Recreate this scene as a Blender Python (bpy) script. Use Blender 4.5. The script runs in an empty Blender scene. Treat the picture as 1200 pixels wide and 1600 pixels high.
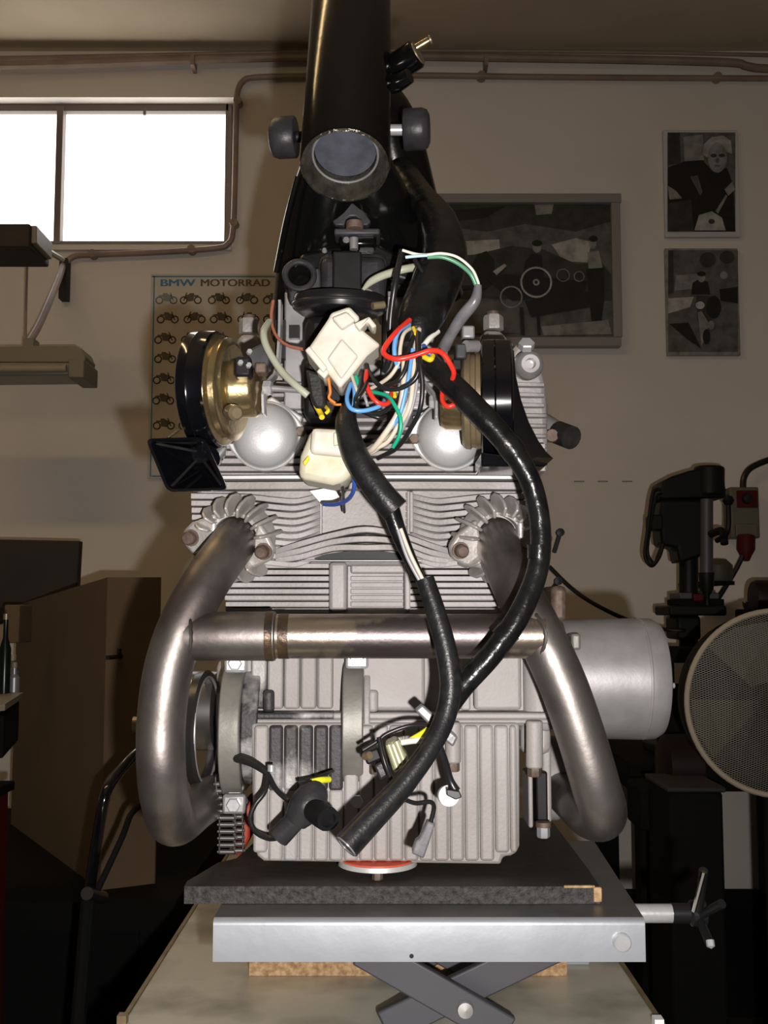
import bpy, math, random
from mathutils import Vector, Matrix

random.seed(7)
scene = bpy.context.scene
COL = scene.collection

# ------------------------------------------------------------------ camera, world, lights, exposure
F = 1690.0                     # focal length in pixels of the 1200x1600 frame
CAMZ = 1.45
PITCH = math.radians(5.07)
cam_data = bpy.data.cameras.new('camera')
cam_data.sensor_fit = 'VERTICAL'
cam_data.sensor_height = 36.0
cam_data.sensor_width = 27.0
cam_data.lens = F / 1600.0 * 36.0
cam_data.clip_start = 0.02
cam = bpy.data.objects.new('camera', cam_data)
cam.location = (0, 0, CAMZ)
cam.rotation_euler = (math.pi / 2 + PITCH, 0, 0)
COL.objects.link(cam)
scene.camera = cam

world = bpy.data.worlds.new('world')
scene.world = world
world.use_nodes = True
world.node_tree.nodes['Background'].inputs[0].default_value = (0.8, 0.85, 0.95, 1)
world.node_tree.nodes['Background'].inputs[1].default_value = 0.05

# the camera's own flash, a hand's breadth right of and below the lens
fl = bpy.data.lights.new('camera_flash', 'POINT')
fl.energy = 73
fl.color = (1.0, 0.955, 0.92)
fl.shadow_soft_size = 0.008
flo = bpy.data.objects.new('camera_flash', fl)
flo.location = (0.050, -0.03, CAMZ - 0.048)
COL.objects.link(flo)

scene.view_settings.view_transform = 'Standard'
scene.view_settings.look = 'None'
scene.view_settings.exposure = 0.0
scene.view_settings.gamma = 1.0
scene.view_settings.use_curve_mapping = False


# ------------------------------------------------------------------ helpers
def P(px, py, Y):
    """world point seen at frame pixel (px, py) at distance Y from the camera plane"""
    dx = (px - 600.0) / F
    dy = (800.0 - py) / F
    y = math.cos(PITCH) - math.sin(PITCH) * dy
    z = math.sin(PITCH) + math.cos(PITCH) * dy
    k = Y / y
    return Vector((dx * k, Y, CAMZ + z * k))


def S(px, Y):
    return px * Y / F


def mat(name, col, rough=0.5, metal=0.0, col2=None, nscale=20.0, namt=0.5, bump=0.0, bscale=None, coat=0.0, spec=0.5,
        emit=None, estr=0.0, detail=6.0, lo=0.35, hi=0.65, rough2=None, alpha=1.0, transl=0.0):
    m = bpy.data.materials.new(name)
    m.use_nodes = True
    nt = m.node_tree
    b = nt.nodes['Principled BSDF']
    b.inputs['Base Color'].default_value = (*col, 1)
    b.inputs['Roughness'].default_value = rough
    b.inputs['Metallic'].default_value = metal
    b.inputs['Coat Weight'].default_value = coat
    b.inputs['Specular IOR Level'].default_value = spec
    b.inputs['Alpha'].default_value = alpha
    tc = nt.nodes.new('ShaderNodeTexCoord')
    if col2 is not None:
        n = nt.nodes.new('ShaderNodeTexNoise')
        n.inputs['Scale'].default_value = nscale
        n.inputs['Detail'].default_value = detail
        nt.links.new(tc.outputs['Object'], n.inputs['Vector'])
        r = nt.nodes.new('ShaderNodeMapRange')
        r.inputs['From Min'].default_value = lo
        r.inputs['From Max'].default_value = hi
        r.inputs['To Max'].default_value = namt * 2
        r.clamp = True
        nt.links.new(n.outputs['Fac'], r.inputs['Value'])
        x = nt.nodes.new('ShaderNodeMix')
        x.data_type = 'RGBA'
        x.inputs[6].default_value = (*col, 1)
        x.inputs[7].default_value = (*col2, 1)
        nt.links.new(r.outputs['Result'], x.inputs[0])
        nt.links.new(x.outputs[2], b.inputs['Base Color'])
        if rough2 is not None:
            rr = nt.nodes.new('ShaderNodeMapRange')
            rr.inputs['To Min'].default_value = rough
            rr.inputs['To Max'].default_value = rough2
            nt.links.new(r.outputs['Result'], rr.inputs['Value'])
            nt.links.new(rr.outputs['Result'], b.inputs['Roughness'])
    if bump > 0:
        n2 = nt.nodes.new('ShaderNodeTexNoise')
        n2.inputs['Scale'].default_value = bscale or nscale * 4
        n2.inputs['Detail'].default_value = 4
        nt.links.new(tc.outputs['Object'], n2.inputs['Vector'])
        bp = nt.nodes.new('ShaderNodeBump')
        bp.inputs['Strength'].default_value = bump
        bp.inputs['Distance'].default_value = 0.004
        nt.links.new(n2.outputs['Fac'], bp.inputs['Height'])
        nt.links.new(bp.outputs['Normal'], b.inputs['Normal'])
    if emit is not None:
        b.inputs['Emission Color'].default_value = (*emit, 1)
        b.inputs['Emission Strength'].default_value = estr
    return m


M = {}
M['cast'] = mat('cast_aluminium', (0.38, 0.353, 0.348), 0.55, 0.12, (0.27, 0.245, 0.235), 14, 0.45, 0.15, 260)
M['sump'] = mat('sump_aluminium', (0.40, 0.373, 0.363), 0.6, 0.08, (0.31, 0.285, 0.268), 9, 0.45, 0.14, 300)
M['oily'] = mat('oily_aluminium', (0.42, 0.40, 0.39), 0.55, 0.2, (0.045, 0.042, 0.045), 26, 0.5, 0.2, 300, lo=0.36, hi=0.52)
M['cap'] = mat('turned_aluminium', (0.58, 0.58, 0.59), 0.48, 0.4, (0.52, 0.52, 0.53), 30, 0.4, 0.06, 500)
M['capfl'] = mat('machined_aluminium', (0.62, 0.61, 0.60), 0.45, 0.35, (0.52, 0.51, 0.50), 30, 0.4)
M['dyn'] = mat('dynamo_aluminium', (0.40, 0.385, 0.39), 0.42, 0.45, (0.31, 0.295, 0.30), 35, 0.4, 0.03, 200)
M['exh'] = mat('stained_steel_pipe', (0.28, 0.255, 0.24), 0.43, 0.9, (0.12, 0.10, 0.095), 14, 0.5, 0.05, 160, lo=0.40, hi=0.62, rough2=0.5)
M['exh2'] = mat('scorched_steel_pipe', (0.46, 0.39, 0.32), 0.28, 0.92, (0.16, 0.135, 0.135), 15, 0.5, 0.08, 120, lo=0.47, hi=0.53, rough2=0.4)
M['weld'] = mat('brown_oxide_steel', (0.16, 0.10, 0.05), 0.4, 0.7, (0.05, 0.04, 0.035), 40, 0.5, 0.2)
M['flange'] = mat('flange_aluminium', (0.55, 0.52, 0.50), 0.42, 0.45, (0.42, 0.39, 0.37), 40, 0.5, 0.15, 300)
M['blackgloss'] = mat('black_gloss_enamel', (0.003, 0.003, 0.003), 0.15, 0.0, coat=0.0, spec=0.4, bump=0.03, bscale=150)
M['blackframe'] = mat('black_frame_paint', (0.005, 0.005, 0.005), 0.35, 0.0, (0.010, 0.009, 0.009), 60, 0.5, 0.12, 120, spec=0.3)
M['blackmatt'] = mat('black_matt', (0.006, 0.006, 0.0065), 0.5, 0, (0.012, 0.011, 0.012), 40, 0.5, spec=0.25)
M['rubber'] = mat('grey_black_rubber', (0.022, 0.021, 0.024), 0.4, 0, (0.035, 0.034, 0.037), 60, 0.5, 0.1, spec=0.35)
M['rubber2'] = mat('dusty_black_rubber', (0.012, 0.011, 0.011), 0.5, 0, (0.022, 0.021, 0.02), 80, 0.5, 0.15, spec=0.3)
M['tape'] = mat('black_sheath', (0.004, 0.004, 0.0045), 0.27, 0, (0.012, 0.012, 0.012), 50, 0.4, 0.6, 45, spec=0.4)
M['sleeve'] = mat('grey_black_sleeve', (0.008, 0.008, 0.009), 0.36, 0, (0.022, 0.022, 0.023), 90, 0.3, 0.12, spec=0.4)
M['horn'] = mat('horn_black_enamel', (0.003, 0.0032, 0.0045), 0.12, 0, coat=0.3)
M['brass'] = mat('gold_passivated_steel', (0.52, 0.41, 0.20), 0.24, 0.9, (0.40, 0.30, 0.17), 30, 0.5, 0.1, 120)
M['brassdull'] = mat('dull_gold_steel', (0.36, 0.28, 0.16), 0.4, 0.6, (0.25, 0.19, 0.12), 30, 0.5)
M['zinc'] = mat('zinc_plated_steel', (0.60, 0.61, 0.63), 0.3, 0.5, (0.5, 0.51, 0.53), 40, 0.4, 0.06)
M['steel'] = mat('bare_steel', (0.40, 0.39, 0.39), 0.38, 0.5, (0.30, 0.29, 0.29), 40, 0.5)
M['darksteel'] = mat('dark_oily_steel', (0.06, 0.058, 0.058), 0.3, 0.7)
M['strap'] = mat('dull_strap_alloy', (0.27, 0.26, 0.235), 0.5, 0.4, (0.20, 0.19, 0.17), 30, 0.5, 0.1)
M['chain'] = mat('oily_chain_steel', (0.22, 0.21, 0.20), 0.3, 0.8)
M['rust'] = mat('rusty_bolt', (0.105, 0.07, 0.052), 0.6, 0.3, (0.17, 0.12, 0.095), 150, 0.5)
M['hub'] = mat('hub_steel', (0.25, 0.24, 0.23), 0.3, 0.9)
M['white'] = mat('ivory_plastic', (0.66, 0.62, 0.54), 0.4, 0, (0.50, 0.45, 0.34), 40, 0.35, 0.05, lo=0.5, hi=0.75)
M['white2'] = mat('aged_ivory_plastic', (0.60, 0.57, 0.44), 0.42, 0, (0.42, 0.37, 0.19), 45, 0.4, 0.05, lo=0.48, hi=0.75)
M['paper'] = mat('white_paper', (0.85, 0.86, 0.86), 0.7)
M['green_grey'] = mat('olive_zinc', (0.46, 0.46, 0.27), 0.3, 0.3)
WC = dict(red=(0.75, 0.035, 0.02), blue=(0.12, 0.36, 0.75), cream=(0.62, 0.54, 0.43), black=(0.013, 0.013, 0.014),
          green=(0.01, 0.38, 0.21), dgreen=(0.10, 0.30, 0.17), white=(0.75, 0.74, 0.66), yellow=(0.85, 0.60, 0.02), lemon=(0.85, 0.85, 0.03),
          brown=(0.36, 0.12, 0.075), sage=(0.40, 0.42, 0.32), grey=(0.30, 0.29, 0.31), dblue=(0.03, 0.08, 0.36), orange=(0.7, 0.22, 0.04),
          palblue=(0.55, 0.72, 0.82))
for k, c in WC.items():
    M['w_' + k] = mat(k + '_wire_insulation', c, 0.32)
M['greysleeve'] = mat('grey_plastic_sleeve', (0.12, 0.115, 0.125), 0.3, 0, (0.19, 0.185, 0.19), 60, 0.5, 0.04)
M['wood'] = mat('oily_board', (0.040, 0.032, 0.025), 0.6, 0, (0.024, 0.020, 0.017), 9, 0.5, 0.25, 60)
M['woodedge'] = mat('chipboard_edge_dark', (0.055, 0.050, 0.050), 0.7, 0, (0.015, 0.013, 0.013), 160, 0.5, 0.8, 220)
M['chip'] = mat('raw_chipboard', (0.55, 0.37, 0.20), 0.75, 0, (0.28, 0.16, 0.07), 130, 0.5, 0.4)
M['galv'] = mat('galvanised_plate', (0.34, 0.355, 0.385), 0.40, 0.3, (0.30, 0.315, 0.345), 18, 0.4, 0.05)
M['platetop'] = mat('shaded_plate_top', (0.16, 0.165, 0.165), 0.4, 0.5, (0.12, 0.12, 0.12), 25, 0.4)  # darker copy of the plate colour, stands in for flash grazing the top
M['table'] = mat('worn_steel_table', (0.58, 0.55, 0.46), 0.38, 0.2, (0.27, 0.25, 0.20), 11, 0.5, 0.06, 40, lo=0.45, hi=0.75)
M['arm'] = mat('grey_lift_arm', (0.065, 0.066, 0.075), 0.5, 0.2)
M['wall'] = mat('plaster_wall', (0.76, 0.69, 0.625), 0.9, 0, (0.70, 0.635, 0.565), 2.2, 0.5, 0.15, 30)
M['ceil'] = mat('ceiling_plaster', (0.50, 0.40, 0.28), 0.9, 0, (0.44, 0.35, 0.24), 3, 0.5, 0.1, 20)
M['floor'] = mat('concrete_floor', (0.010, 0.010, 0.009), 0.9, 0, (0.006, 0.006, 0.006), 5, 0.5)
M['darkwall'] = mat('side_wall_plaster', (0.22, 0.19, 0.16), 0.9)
M['pipe'] = mat('painted_pipe', (0.30, 0.22, 0.17), 0.5, 0, (0.22, 0.15, 0.11), 6, 0.5)
M['pane'] = mat('daylit_frosted_pane', (0.9, 0.9, 0.9), 0.5, emit=(1.0, 0.99, 0.97), estr=3.2)
M['winframe'] = mat('window_frame_paint', (0.16, 0.12, 0.10), 0.6)
M['card'] = mat('cardboard', (0.115, 0.075, 0.038), 0.85, 0, (0.10, 0.064, 0.032), 6, 0.5)
M['darkwood'] = mat('dark_panel', (0.016, 0.012, 0.009), 0.7, 0, (0.026, 0.017, 0.011), 8, 0.5)
M['machine'] = mat('dark_green_machine_paint', (0.006, 0.007, 0.006), 0.5, spec=0.2)
M['bench'] = mat('bench_paint', (0.006, 0.006, 0.006), 0.8, spec=0.1)
M['red'] = mat('red_paint', (0.07, 0.004, 0.003), 0.6, spec=0.2)
M['darkred'] = mat('dark_red_part', (0.30, 0.03, 0.012), 0.5)
M['greybox'] = mat('grey_switch_plastic', (0.12, 0.11, 0.075), 0.5)
M['olive'] = mat('olive_paint', (0.06, 0.06, 0.03), 0.6)
M['fanrim'] = mat('fan_rim_cream', (0.30, 0.25, 0.18), 0.5)
M['fanwire'] = mat('fan_wire_bronze', (0.10, 0.088, 0.062), 0.5, 0.2)
M['fanback'] = mat('fan_housing_brown', (0.010, 0.009, 0.006), 0.8, spec=0.1)
M['poster'] = mat('poster_paper', (0.60, 0.53, 0.44), 0.6, 0, (0.56, 0.49, 0.40), 4, 0.5)
M['posterblue'] = mat('poster_blue_ink', (0.04, 0.20, 0.36), 0.6)
M['posterink'] = mat('poster_dark_ink', (0.075, 0.062, 0.042), 0.6, 0, (0.11, 0.09, 0.055), 60, 0.5)
M['pink'] = mat('photo_ink_pale_blue', (0.22, 0.23, 0.23), 0.6)
for i, v in enumerate((0.014, 0.05, 0.13, 0.29, 0.46, 0.62)):
    M['tone%d' % i] = mat('photo_grey_tone_%d' % i, (v, v * 0.96, v * 0.88), 0.4, 0, (v * 0.5, v * 0.48, v * 0.44), 26, 0.5, lo=0.4, hi=0.7)
M['picframe'] = mat('grey_picture_frame', (0.27, 0.25, 0.235), 0.5)
M['matboard'] = mat('photo_border', (0.56, 0.54, 0.54), 0.6)
M['lampbody'] = mat('lamp_body_cream', (0.20, 0.17, 0.12), 0.5)
M['lampclear'] = mat('lamp_dusty_cover', (0.26, 0.22, 0.16), 0.35)
M['black_plastic'] = mat('black_plastic', (0.01, 0.01, 0.011), 0.3)
M['chrome'] = mat('chrome', (0.75, 0.75, 0.78), 0.12, 1.0)
M['tubelit'] = mat('lit_lamp_diffuser', (0.9, 0.8, 0.6), 0.5, emit=(1.0, 0.70, 0.34), estr=17.0)
M['label'] = mat('paper_label', (0.30, 0.29, 0.26), 0.7)
M['bottleglass'] = mat('green_bottle', (0.003, 0.008, 0.005), 0.25, spec=0.3)
M['silverlab'] = mat('can_silver', (0.25, 0.25, 0.27), 0.35, 0.5)
M['gasket'] = mat('red_gasket_sealant', (0.65, 0.07, 0.02), 0.5)
M['tankpaint'] = mat('dark_maroon_paint', (0.010, 0.005, 0.005), 0.5, spec=0.2)

ORIG = {}     # root object -> world position of its origin


def origin_of(o):
    while o.parent is not None:
        o = o.parent
    return ORIG.get(o.name, Vector((0, 0, 0)))


def tag(o, label, cat, group=None, kind=None):
    o['label'] = label
    o['category'] = cat
    if group:
        o['group'] = group
    if kind:
        o['kind'] = kind
    return o


def thing(name, label, cat, loc=(0, 0, 0), group=None):
    o = bpy.data.objects.new(name, None)
    o.empty_display_size = 0.05
    COL.objects.link(o)
    o.location = loc
    ORIG[o.name] = Vector(loc)
    return tag(o, label, cat, group)


def frame_of(n):
    n = Vector(n).normalized()
    a = Vector((0, 0, 1)) if abs(n.z) < 0.9 else Vector((0, 1, 0))
    u = a.cross(n).normalized()
    return u, n.cross(u).normalized(), n


def catmull(pts, sub=6):
    """pts: list of Vectors (any dim tuples) -> smooth list"""
    pts = [tuple(p) for p in pts]
    if len(pts) < 3:
        return pts
    out = []
    n = len(pts)
    for i in range(n - 1):
        p0 = pts[max(i - 1, 0)]; p1 = pts[i]; p2 = pts[i + 1]; p3 = pts[min(i + 2, n - 1)]
        for k in range(sub):
            t = k / sub
            out.append(tuple(0.5 * ((2 * b) + (-a + c) * t + (2 * a - 5 * b + 4 * c - d) * t * t + (-a + 3 * b - 3 * c + d) * t ** 3)
                             for a, b, c, d in zip(p0, p1, p2, p3)))
    out.append(pts[-1])
    return out


class MB:
    def __init__(self):
        self.v = []; self.f = []; self.mi = []; self.cur = 0

    def add(self, vs, fs):
        o = len(self.v)
        self.v += [Vector(v) for v in vs]
        self.f += [[i + o for i in f] for f in fs]
        self.mi += [self.cur] * len(fs)
        return self

    def box(self, c, s, R=None):
        c = Vector(c); vs = []
        for z in (-.5, .5):
            for y in (-.5, .5):
                for x in (-.5, .5):
                    v = Vector((x * s[0], y * s[1], z * s[2]))
                    vs.append(c + (R @ v if R else v))
        return self.add(vs, [(0, 2, 3, 1), (4, 5, 7, 6), (0, 1, 5, 4), (2, 6, 7, 3), (0, 4, 6, 2), (1, 3, 7, 5)])

    def boxpx(self, x0, y0, x1, y1, Y0, Y1):
        """box whose front face shows at these pixels at depth Y0, reaching back to Y1"""
        ym = (y0 + y1) / 2
        a = P(x0, ym, Y0); b = P(x1, ym, Y0); a.z = P(0, y0, Y0).z; b.z = P(0, y1, Y0).z
        return self.box(((a.x + b.x) / 2, (Y0 + Y1) / 2, (a.z + b.z) / 2), (abs(b.x - a.x), abs(Y1 - Y0), abs(a.z - b.z)))

    def prism(self, pts, off):
        """pts world loop, extruded by vector off"""
        n = len(pts); off = Vector(off)
        vs = [Vector(p) for p in pts] + [Vector(p) + off for p in pts]
        fs = [list(range(n)), list(range(2 * n - 1, n - 1, -1))]
        fs += [(i, i + n, (i + 1) % n + n, (i + 1) % n) for i in range(n)]
        return self.add(vs, fs)

    def prismpx(self, pts, Y0, Y1):
        return self.prism([P(x, y, Y0) for x, y in pts], (0, Y1 - Y0, 0))

    def tube(self, path, r, seg=12, cap=True, sub=6, smooth=True, flat=1.0):
        """path: world points; r: radius or list of radii"""
        if not isinstance(r, (list, tuple)):
            r = [r] * len(path)
        q = [(*p, rr) for p, rr in zip(path, r)]
        if smooth:
            q = catmull(q, sub)
        pts = [Vector(p[:3]) for p in q]; rad = [max(p[3], 1e-5) for p in q]
        n = len(pts)
        T = [(pts[min(i + 1, n - 1)] - pts[max(i - 1, 0)]).normalized() for i in range(n)]
        u, w, _ = frame_of(T[0])
        vs = []; fs = []
        for i in range(n):
            if i:
                ax = T[i - 1].cross(T[i])
                if ax.length > 1e-7:
                    Rm = Matrix.Rotation(T[i - 1].angle(T[i]), 3, ax.normalized())
                    u = Rm @ u
                u = (u - T[i] * u.dot(T[i])).normalized()
            w = T[i].cross(u)
            for k in range(seg):
                a = 2 * math.pi * k / seg
                vs.append(pts[i] + (u * math.cos(a) + w * math.sin(a) * flat) * rad[i])
        for i in range(n - 1):
            for k in range(seg):
                k2 = (k + 1) % seg
                fs.append((i * seg + k, i * seg + k2, (i + 1) * seg + k2, (i + 1) * seg + k))
        if cap:
            fs.append(list(range(seg - 1, -1, -1)))
            fs.append([(n - 1) * seg + k for k in range(seg)])
        return self.add(vs, fs)

    def cyl(self, p0, p1, r0, r1=None, seg=20, cap=True):
        return self.tube([Vector(p0), Vector(p1)], [r0, r0 if r1 is None else r1], seg, cap, smooth=False)

    def lathe(self, c, n, prof, seg=32, a0=0.0, a1=2 * math.pi):
        """prof: list of (s along n, radius); closed when first/last radius is 0"""
        u, w, n = frame_of(n); c = Vector(c)
        full = abs(a1 - a0 - 2 * math.pi) < 1e-6
        m = seg if full else seg + 1
        vs = []; fs = []
        for s, r in prof:
            for k in range(m):
                a = a0 + (a1 - a0) * k / seg
                vs.append(c + n * s + (u * math.cos(a) + w * math.sin(a)) * max(r, 1e-6))
        for i in range(len(prof) - 1):
            for k in range(seg):
                k2 = (k + 1) % m
                fs.append((i * m + k, i * m + k2, (i + 1) * m + k2, (i + 1) * m + k))
        return self.add(vs, fs)

    def hexa(self, c, n, r, h, seg=6, rot=0.0):
        return self.lathe(c, n, [(0, 0), (0, r), (h * 0.85, r), (h, r * 0.86), (h, 0)], seg, rot, rot + 2 * math.pi)

    def torus(self, c, n, R, r, seg=32, ms=10, a0=0.0, a1=2 * math.pi):
        u, w, n = frame_of(n)
        full = abs(a1 - a0 - 2 * math.pi) < 1e-6
        path = [Vector(c) + (u * math.cos(a0 + (a1 - a0) * k / seg) + w * math.sin(a0 + (a1 - a0) * k / seg)) * R for k in range(seg + (0 if full else 1))]
        m = len(path); vs = []; fs = []
        for i, p in enumerate(path):
            d = (p - Vector(c)).normalized()
            for k in range(ms):
                a = 2 * math.pi * k / ms
                vs.append(p + (d * math.cos(a) + n * math.sin(a)) * r)
        for i in range(m if full else m - 1):
            j = (i + 1) % m
            for k in range(ms):
                k2 = (k + 1) % ms
                fs.append((i * ms + k, i * ms + k2, j * ms + k2, j * ms + k))
        return self.add(vs, fs)

    def strip(self, front, th, Yb, dirz=Vector((0, 0, 1))):
        """a slab: front edge polyline of world points, thickness th (z), reaching back to Yb (number) """
        n = len(front); vs = []; fs = []
        for p in front:
            p = Vector(p)
            b = Vector((p.x, Yb, p.z))
            vs += [p + dirz * (-th / 2), p + dirz * (th / 2), b + dirz * (th / 2), b + dirz * (-th / 2)]
        for i in range(n - 1):
            for k in range(4):
                k2 = (k + 1) % 4
                fs.append((i * 4 + k, (i + 1) * 4 + k, (i + 1) * 4 + k2, i * 4 + k2))
        fs.append((0, 1, 2, 3)); fs.append((n * 4 - 1, n * 4 - 2, n * 4 - 3, n * 4 - 4))
        return self.add(vs, fs)

    def build(self, name, m, parent=None, bevel=0.0, smooth=35, label=None, cat=None, group=None, kind=None, bseg=2):
        if parent is not None:
            org = origin_of(parent)
        else:
            xs = [v.x for v in self.v]; ys = [v.y for v in self.v]; zs = [v.z for v in self.v]
            org = Vector(((min(xs) + max(xs)) / 2, (min(ys) + max(ys)) / 2, min(zs)))
        me = bpy.data.meshes.new(name)
        me.from_pydata([v - org for v in self.v], [], self.f)
        ms = m if isinstance(m, (list, tuple)) else [m]
        for x in ms:
            me.materials.append(M[x])
        if len(ms) > 1:
            for p, i in zip(me.polygons, self.mi):
                p.material_index = i
        import bmesh
        bm = bmesh.new(); bm.from_mesh(me)
        bmesh.ops.recalc_face_normals(bm, faces=bm.faces)
        bm.to_mesh(me); bm.free()
        if smooth:
            me.shade_smooth()
            me.set_sharp_from_angle(angle=math.radians(smooth))
        o = bpy.data.objects.new(name, me)
        COL.objects.link(o)
        if parent is not None:
            o.parent = parent
        else:
            o.location = org
            ORIG[o.name] = org
        if bevel > 0:
            b = o.modifiers.new('bevel', 'BEVEL')
            b.width = bevel; b.segments = bseg; b.limit_method = 'ANGLE'; b.angle_limit = math.radians(40)
        if label:
            if cat:
                tag(o, label, cat, group, kind)
            else:
                o['label'] = label
        if kind:
            o['kind'] = kind
        return o


def copy_part(o, offset, parent=None):
    c = o.copy()
    COL.objects.link(c)
    c.parent = parent or o.parent
    c.location = o.location + Vector(offset)
    return c


def text_mesh(name, txt, m, at, size, parent, extr=0.0004, width=None):
    cu = bpy.data.curves.new(name, 'FONT')
    cu.body = txt; cu.size = size; cu.extrude = extr;
    t = bpy.data.objects.new(name + '_tmp', cu)
    COL.objects.link(t)
    bpy.context.view_layer.update()
    me = bpy.data.meshes.new_from_object(t.evaluated_get(bpy.context.evaluated_depsgraph_get()))
    bpy.data.objects.remove(t)
    n0 = len(me.vertices)
    vv = [v.co.copy() for v in me.vertices]; ff = [list(p.vertices) for p in me.polygons]
    me = bpy.data.meshes.new(name)
    bold = (0.0, 0.0011, 0.0022)
    me.from_pydata([c + Vector((d, 0, d * 0.01)) for d in bold for c in vv], [], [[i + k * n0 for i in f] for k in range(3) for f in ff])
    xs = [v.co.x for v in me.vertices]
    k = 1.0 if width is None else width / (max(xs) - min(xs))
    org = origin_of(parent)
    for v in me.vertices:
        x, y, z = v.co
        v.co = Vector(at) + Vector((x * k, -z, y)) - org
    me.materials.clear(); me.materials.append(M[m])
    o = bpy.data.objects.new(name, me)
    COL.objects.link(o); o.parent = parent
    return o


def struct(mb, name, m, **k):
    o = mb.build(name, m, **k)
    o['kind'] = 'structure'
    return o

# ------------------------------------------------------------------ the room
WY = 4.0
ZC = P(600, 80, WY).z
XL, XR, YF = -3.4, 3.4, -2.6


def px_path(pts, Y=None):
    return [P(*(p if len(p) == 3 else (*p, Y))) for p in pts]


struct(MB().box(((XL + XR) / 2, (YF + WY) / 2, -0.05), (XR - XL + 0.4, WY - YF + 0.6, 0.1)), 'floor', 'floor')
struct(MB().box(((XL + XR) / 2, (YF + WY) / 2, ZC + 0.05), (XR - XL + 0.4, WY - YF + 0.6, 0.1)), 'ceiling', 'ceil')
wa = P(-170, 152, WY); wb = P(362, 387, WY)       # window opening
mb = MB()
T = 0.2
yc = WY + T / 2
mb.box(((XL + wa.x) / 2, yc, ZC / 2), (wa.x - XL, T, ZC))
mb.box(((wb.x + XR) / 2, yc, ZC / 2), (XR - wb.x, T, ZC))
mb.box(((wa.x + wb.x) / 2, yc, wb.z / 2), (wb.x - wa.x, T, wb.z))
mb.box(((wa.x + wb.x) / 2, yc, (wa.z + ZC) / 2), (wb.x - wa.x, T, ZC - wa.z))
struct(mb, 'wall_back', 'wall')
struct(MB().box((XL - 0.1, (YF + WY) / 2, ZC / 2), (0.2, WY - YF + 0.4, ZC)), 'wall_left', 'darkwall')
struct(MB().box((XR + 0.1, (YF + WY) / 2, ZC / 2), (0.2, WY - YF + 0.4, ZC)), 'wall_right', 'darkwall')
struct(MB().box(((XL + XR) / 2, YF - 0.1, ZC / 2), (XR - XL, 0.2, ZC)), 'wall_front', 'darkwall')
MB_ = MB().box(((XL + XR) / 2, WY - 0.006, 0.2), (XR - XL, 0.012, 0.4))
struct(MB_, 'dark_strip_back', 'bench')  # dark strip added along the wall foot so it reads black
# window: frame bars, two frosted panes
WFY = WY + 0.08
fa = P(-167, 172, WFY); fb = P(356, 384, WFY)
mb = MB()
fr = 0.022
mb.box(((fa.x + fb.x) / 2, WFY, fa.z + 0.015), (fb.x - fa.x, 0.05, 0.06))
mb.box(((fa.x + fb.x) / 2, WFY, fb.z), (fb.x - fa.x, 0.05, fr))
mb.box((fa.x, WFY, (fa.z + fb.z) / 2), (fr, 0.05, fa.z - fb.z))
mb.box((fb.x, WFY, (fa.z + fb.z) / 2), (fr * 1.1, 0.05, fa.z - fb.z + 0.05))
win = struct(mb, 'window_1', 'winframe', bevel=0.002)
xm = P(95, 280, WFY).x
MB().box((xm, WFY - 0.005, (fa.z + fb.z) / 2), (0.026, 0.06, fa.z - fb.z)).build('mullion', 'winframe', win, bevel=0.003)
MB().box(((fa.x + xm) / 2, WFY + 0.01, (fa.z + fb.z) / 2), (xm - fa.x, 0.006, fa.z - fb.z)).build('pane', 'pane', win)
MB().box(((fb.x + xm) / 2, WFY + 0.01, (fa.z + fb.z) / 2), (fb.x - xm, 0.006, fa.z - fb.z)).build('pane', 'pane', win)
MB().tube(px_path([(226, 170), (226, 180)], WFY - 0.03), 0.006, 8, smooth=False).build('latch', 'winframe', win)
mb = MB().box(((wa.x + wb.x) / 2, WFY + 0.07, (wa.z + wb.z) / 2), (wb.x - wa.x + 0.2, 0.01, wa.z - wb.z + 0.2))
# sill
sa = P(-170, 384, WY); sb = P(362, 384, WY)
MB().box(((sa.x + sb.x) / 2, WY + 0.04, sa.z - 0.012), (sb.x - sa.x, 0.12, 0.02)).build('window_sill', 'wall', win)

# a warm ceiling light above and left of the engine, outside the view
LX, LY = -1.3, 1.5
lamp = thing('ceiling_light', 'long warm diffuser light on the ceiling above left of the engine', 'ceiling light', (LX, LY, ZC - 0.1))
MB().box((LX, LY, ZC - 0.03), (1.7, 0.22, 0.06)).build('body', 'lampbody', lamp, bevel=0.006)
MB().box((LX, LY, ZC - 0.075), (1.62, 0.13, 0.03)).build('diffuser', 'tubelit', lamp, bevel=0.01)
for s_ in (-1, 1):
    MB().box((LX + s_ * 0.83, LY, ZC - 0.07), (0.03, 0.22, 0.05)).build('end_cap', 'lampbody', lamp)

# pipes along the top of the wall
pt = thing('ceiling_pipe', 'thick brown pipe running just under the ceiling, upper of two', 'pipe', P(600, 96, 3.96))
MB().tube(px_path([(-60, 103), (100, 100), (250, 95), (430, 90), (600, 88), (820, 91), (1000, 94), (1140, 98), (1165, 103), (1190, 107), (1260, 108)], 3.955), 0.016, 10).build('pipe', 'pipe', pt)
for x in (300, 760):
    MB().boxpx(x - 3, 84, x + 3, 101, 3.93, 4.0).build('clip', 'pipe', pt)
pt2 = thing('conduit_pipe', 'thin conduit along the wall top bending down around the bright window', 'pipe', P(380, 125, 3.97))
MB().tube(px_path([(1260, 123), (900, 121), (650, 118), (480, 119), (400, 121), (380, 127), (371, 145), (369, 180), (367, 280), (364, 360), (356, 381), (335, 388), (250, 394), (150, 398), (118, 400), (103, 410)], 3.975), 0.0115, 10, sub=5).build('pipe', 'pipe', pt2)
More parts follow.
